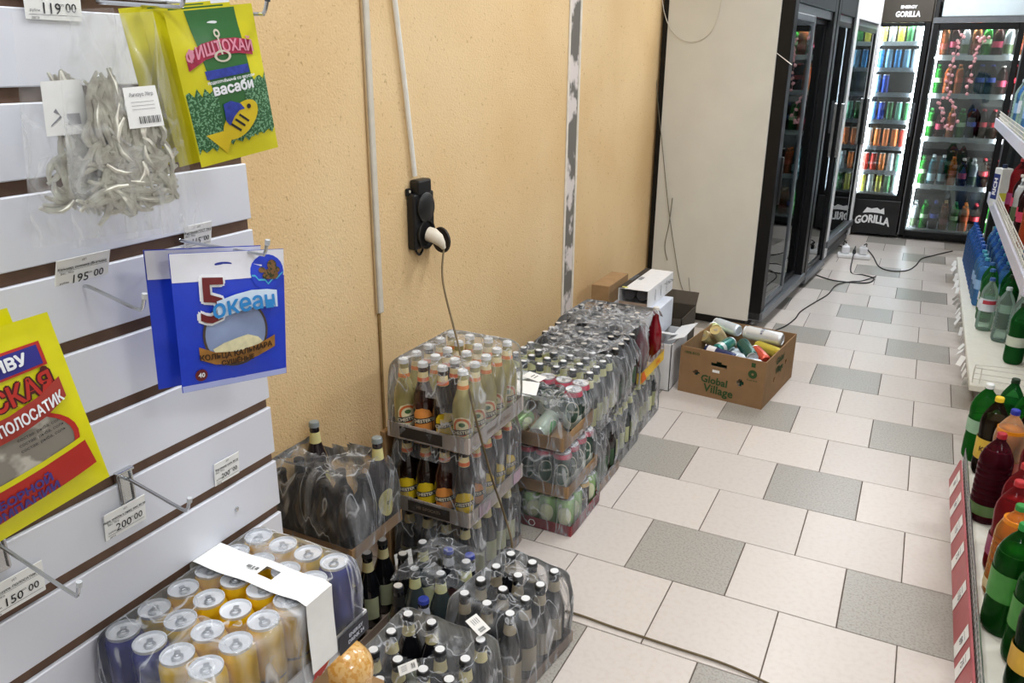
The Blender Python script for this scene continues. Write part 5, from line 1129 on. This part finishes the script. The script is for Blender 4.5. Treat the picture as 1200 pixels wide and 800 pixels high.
for i in range(11):
    y = 2.92+i*.128
    soda('p_blue' if i > 2 else 'p_cyan', .815-.002*i, y, FZ, ('blue ribbed water bottle in the front row of the rack' if i > 2 else 'pale cyan water bottle with label in the front row of the rack'), 'water bottles in the front row of the rack')
    soda('p_blue' if i % 2 else 'p_cyan', .93, y-.05, FZ, ('blue ribbed water bottle in the second row of the rack' if i % 2 else 'pale cyan water bottle with label in the second row of the rack'), 'water bottles in the second row of the rack')
soda('p_fant', .80, 4.33-.02, FZ, 'small orange soda bottle at the far end of the rack') if False else None
for i, (kd, y, x, lb) in enumerate((('p_orgreen', 1.55, .845, 'carrot orange drink with green cap on the middle rack shelf'), ('p_blue', 1.28, .85, 'blue ribbed water bottle on the middle rack shelf'), ('p_dark', 1.70, .86, 'dark drink with pale cap beside the carrot drink'), ('p_dark', 1.86, .85, 'dark drink with pink label on the middle rack shelf'), ('p_dark', 2.02, .86, 'dark drink bottle with pale cap further along the middle shelf'), ('p_milk', 2.2, .85, 'white drink bottle on the middle rack shelf'), ('p_dark', 2.38, .86, 'dark drink bottle right behind the white drink'), ('p_gcap', 1.05, .86, 'green mineral bottle near the end of the middle shelf'), ('p_rasp', 2.55, .86, 'raspberry drink on the middle rack shelf'))):
    soda(kd, x, y, .7635, lb)
for i in range(13):
    soda(('p_ribbed', 'p_clear', 'p_cyan')[i % 3], .865, 1.1+i*.2, 1.1835, ('clear ribbed water bottle on the upper rack shelf', 'clear labelled water bottle on the upper rack shelf', 'pale cyan water bottle on the upper rack shelf')[i % 3], ('ribbed', 'labelled', 'cyan')[i % 3]+' bottles on the upper rack shelf')
# leaning carton with blue label on the middle shelf end
t = thing('juice_carton', (.80, 2.86, .7635), 'white juice carton with blue label on the middle shelf', 'carton', None, .5)
G().bbox(-.035, .035, -.035, .035, 0, .23, .004).obj('body', M('carton_white', '#e0e2e0', .4), t)
G().lathe([(.014, 0), (.014, .022), (0, .022)], 14, Matrix.Translation((0, 0, .23))).obj('cap', M('screw_1a2a4a', '#1a2a4a', .4), t)
decal('label', g_rect(.06, .15, 2, 2), planemap((-.0358, 0, .12), (0, -1, 0), (0, 0, 1)), M('label_navy', '#2c3a7a', .5), t)
decal('lettering', g_move(g_bold('RICH', .045, .002), 0, 0, PI/2), planemap((-.0365, 0, .12), (0, -1, 0), (0, 0, 1)), wt, t)
decal('yellow_patch', g_rect(.05, .05, 1, 1), planemap((0, -.0358, .06), (1, 0, 0), (0, 0, 1)), M('label_yellow', '#d8d04a', .5), t)

# ================================================================== wiring
# conduit and cable on the yellow wall
t = thing('cable_conduit', (WX, -.808, 0), 'long grey-white cable conduit running down the yellow wall', 'conduit')
G().bbox(.0005, .014, -.012, .012, .80, CEIL-.01, .003).obj('cover', M('conduit_white', '#cfc8bb', .5, var=.05), t); G().bbox(.0005, .008, -.020, -.0125, .80, CEIL-.01, .002).obj('edge_strip', M('conduit_tan', '#b59a72', .6), t)
G().bbox(.0004, .006, -.010, .002, .02, .80, .001).obj('bare_channel', M('bare_channel', '#8a6c3e', .8, var=.2), t)
p0, p1 = wp(462, 0, WX+.012), wp(486, 206, WX+.012); dv = (p0-p1)
tag(G().tube([p1, p1+dv*.5+Vector((0, .004, 0)), p1+dv*1.55], .0085, 10).obj('power_cable', M('cable_white', '#e6e4de', .5)), 'thick white cable hanging down to the black socket', 'cable')
# double socket with rubber flaps
so = wp(488, 250, WX)
t = thing('wall_socket', (WX, so.y, so.z), 'black rubber double wall socket with one plug and open flap', 'socket')
g = G(); g.bbox(.001, .034, -.062, .062, -.115, .075, .008, 2); g.bbox(.001, .040, -.040, .040, .066, .118, .008, 2); g.obj('housing', blackp, t)
for y, z in ((-.055, .082), (.055, .082)): G().bbox(.001, .012, y-.012, y+.012, z-.016, z+.010, .004, 2).obj('ear', blackp, t); G().lathe([(0, 0), (.005, 0), (.005, .002), (0, .002)], 10, Matrix.Translation((.0125, y, z)) @ Matrix.Rotation(PI/2, 4, 'Y')).obj('screw_head', M('screw_pale', '#d8cfba', .4), t)
G().lathe([(0, .0), (.050, .0), (.050, .008), (.042, .014), (0, .016)], 24, Matrix.Translation((.034, 0, .025)) @ Matrix.Rotation(PI/2, 4, 'Y')).obj('closed_flap', blackp, t, True)
G().lathe([(.052, 0), (.052, .012), (.044, .012), (.040, .002), (0, .002)], 24, Matrix.Translation((.030, 0, -.066)) @ Matrix.Rotation(PI/2, 4, 'Y')).obj('outlet_ring', blackp, t, True)
G().lathe([(0, 0), (.044, 0), (.046, .006), (0, .010)], 20, Matrix.Translation((.05, .070, -.10)) @ Matrix.Rotation(1.3, 4, 'Z') @ Matrix.Rotation(PI/2, 4, 'Y')).obj('open_flap', M('flap_brown', '#2c2624', .5), t, True)
G().tube(smoothpath([(.008, -.022, -.112), (.008, -.018, -.13), (.008, 0, -.142), (.008, .018, -.13), (.008, .022, -.112)], 5), .004, 8).obj('loop', blackp, t, True)
pl = thing('power_plug', (WX+.045, so.y, so.z-.066), 'cream plug in the lower outlet of the black socket', 'plug')
g = G(); g.tube([(0, 0, 0), (.018, .002, -.004), (.034, .008, -.016), (.042, .018, -.034), (.045, .026, -.050)], [.025, .026, .022, .014, .008], 14); g.obj('body', M('plug_cream', '#e4dccb', .45), pl, True)
# cord from plug over the beer stack and along the floor
cord_m = M('cord_tan', '#665638', .6, var=.15)
s0 = Vector((WX+.09, so.y+.026, so.z-.118))
pts = [s0]
for (u, v, x) in ((519, 330, -.99), (536, 400, -.84), (555, 480, -.69), (575, 555, -.67), (590, 600, -.66)): pts.append(wp(u, v, x))
pts += [gp(600, 640, .16), Vector((-.635, -.93, .02)), Vector((-.60, -1.0, .006)), gp(664, 716, .006), gp(720, 735, .005), gp(790, 758, .005), gp(850, 778, .005), gp(905, 803, .005), gp(990, 850, .005)]
tag(G().tube(smoothpath(pts, 8), .0034, 8).obj('extension_cord', cord_m, None, True), 'tan cord running from the plug past the beer stack onto the floor', 'cord')
# thin wires down the white cooler side
dkw = M('wire_dark', '#6e6a5a', .6); liw = M('wire_pale', '#c9c6bb', .5)
def side_pt(u, v, off=.012):
    n = -FH; d = _ray(u, v); p0_ = FO+n*off; return CAM+d*((p0_-CAM).dot(n)/d.dot(n))
tag(G().tube(smoothpath([side_pt(*p) for p in ((773, -60), (772, 0), (768, 60), (771, 120), (776, 170), (783, 240), (790, 290), (797, 330), (806, 352), (812, 360))], 6), .0022, 6).obj('thin_wire', dkw, None, True), 'thin grey-brown wire hanging down beside the wall corner', 'wire')
tag(G().tube(smoothpath([side_pt(*p) for p in ((788, 232), (784, 262), (779, 288), (782, 305))], 5), .0028, 6).obj('wire_stub', dkw, None, True), 'short loose wire end crossing the thin wire on the white cooler side', 'wire')
tag(G().tube(smoothpath([side_pt(*p) for p in ((774, -20), (778, 12), (786, 34), (800, 47), (818, 48), (834, 36), (844, 10), (846, -20))], 6), .0026, 6).obj('wire_loop', liw, None, True), 'pale wire drooping in a loop at the top of the white cooler side', 'wire')
tag(G().tube([side_pt(910, 62, .004), side_pt(928, 76, .006)], .0022, 6).obj('wire_tie', M('wire_white2', '#e4e2dc', .5), None, True), 'short white wire across the black cooler post', 'wire')
tag(G().tube([side_pt(807, 325), side_pt(809, 348)], .0016, 6).obj('wire_end', dkw), 'tiny upright wire end on the white cooler side above the cartons', 'wire')
# power strip and cords on the floor in the aisle
ps = gp(1000, 302)
t = thing('power_strip', ps, 'white power strip with two white adapters lying on the tiled floor', 'power strip', None, .1)
G().bbox(-.13, .13, -.05, .05, 0, .035, .01, 2).obj('housing', white, t)
for x in (-.07, .07): G().bbox(x-.032, x+.032, -.03, .03, .036, .10, .012, 2).obj('adapter', M('adapter_white', '#ececf0', .4), t); G().tube([(x, 0, .10), (x, 0, .118)], [.018, .010], 10).obj('plug', white, t)
G().bbox(-.012, .012, -.016, .008, .036, .075, .004).obj('black_plug', blackp, t)
blk = M('cord_black', '#1c1a1a', .5)
def cord(pts, label, r=.0048, m=blk): return tag(G().tube(smoothpath(pts, 7), r, 7).obj('floor_cord', m, None, True), label, 'cord')
tp = lambda x, z: (ps.x+x, ps.y, z)
cord([Vector(tp(0, .075)), Vector(tp(.004, .09)), gp(997, 318, .005), gp(1012, 322, .005), gp(1024, 326, .005), gp(1018, 331, .005), gp(1000, 331, .005), gp(975, 328, .005), gp(956, 322, .005)], 'black cord looping from the power strip back to the near cooler')
cord([Vector(tp(.07, .12)), Vector(tp(.09, .13)), gp(1016, 291, .02), gp(1023, 300, .005), gp(1030, 312, .005), gp(1043, 317, .005), gp(1062, 317, .005), gp(1073, 311, .005), gp(1080, 303, .005), gp(1095, 299, .005), gp(1116, 294, .005)], 'black cord snaking from the power strip towards the rack')
cord([Vector(tp(-.07, .12)), Vector(tp(-.09, .14)), gp(988, 289, .04), gp(983, 288, .02), gp(978, 291, .01), gp(974, 295, .006)], 'black cord bent from the power strip to the white-framed cooler')
cord([gp(1026, 324, .010), gp(1010, 329, .005), gp(996, 330, .005), gp(980, 334, .005), gp(970, 345, .005), gp(955, 354, .005), gp(938, 365, .005), gp(932, 373, .005), gp(920, 382, .005), gp(905, 388, .005)], 'dark cord wandering over the tiles towards the fruit box', .004)
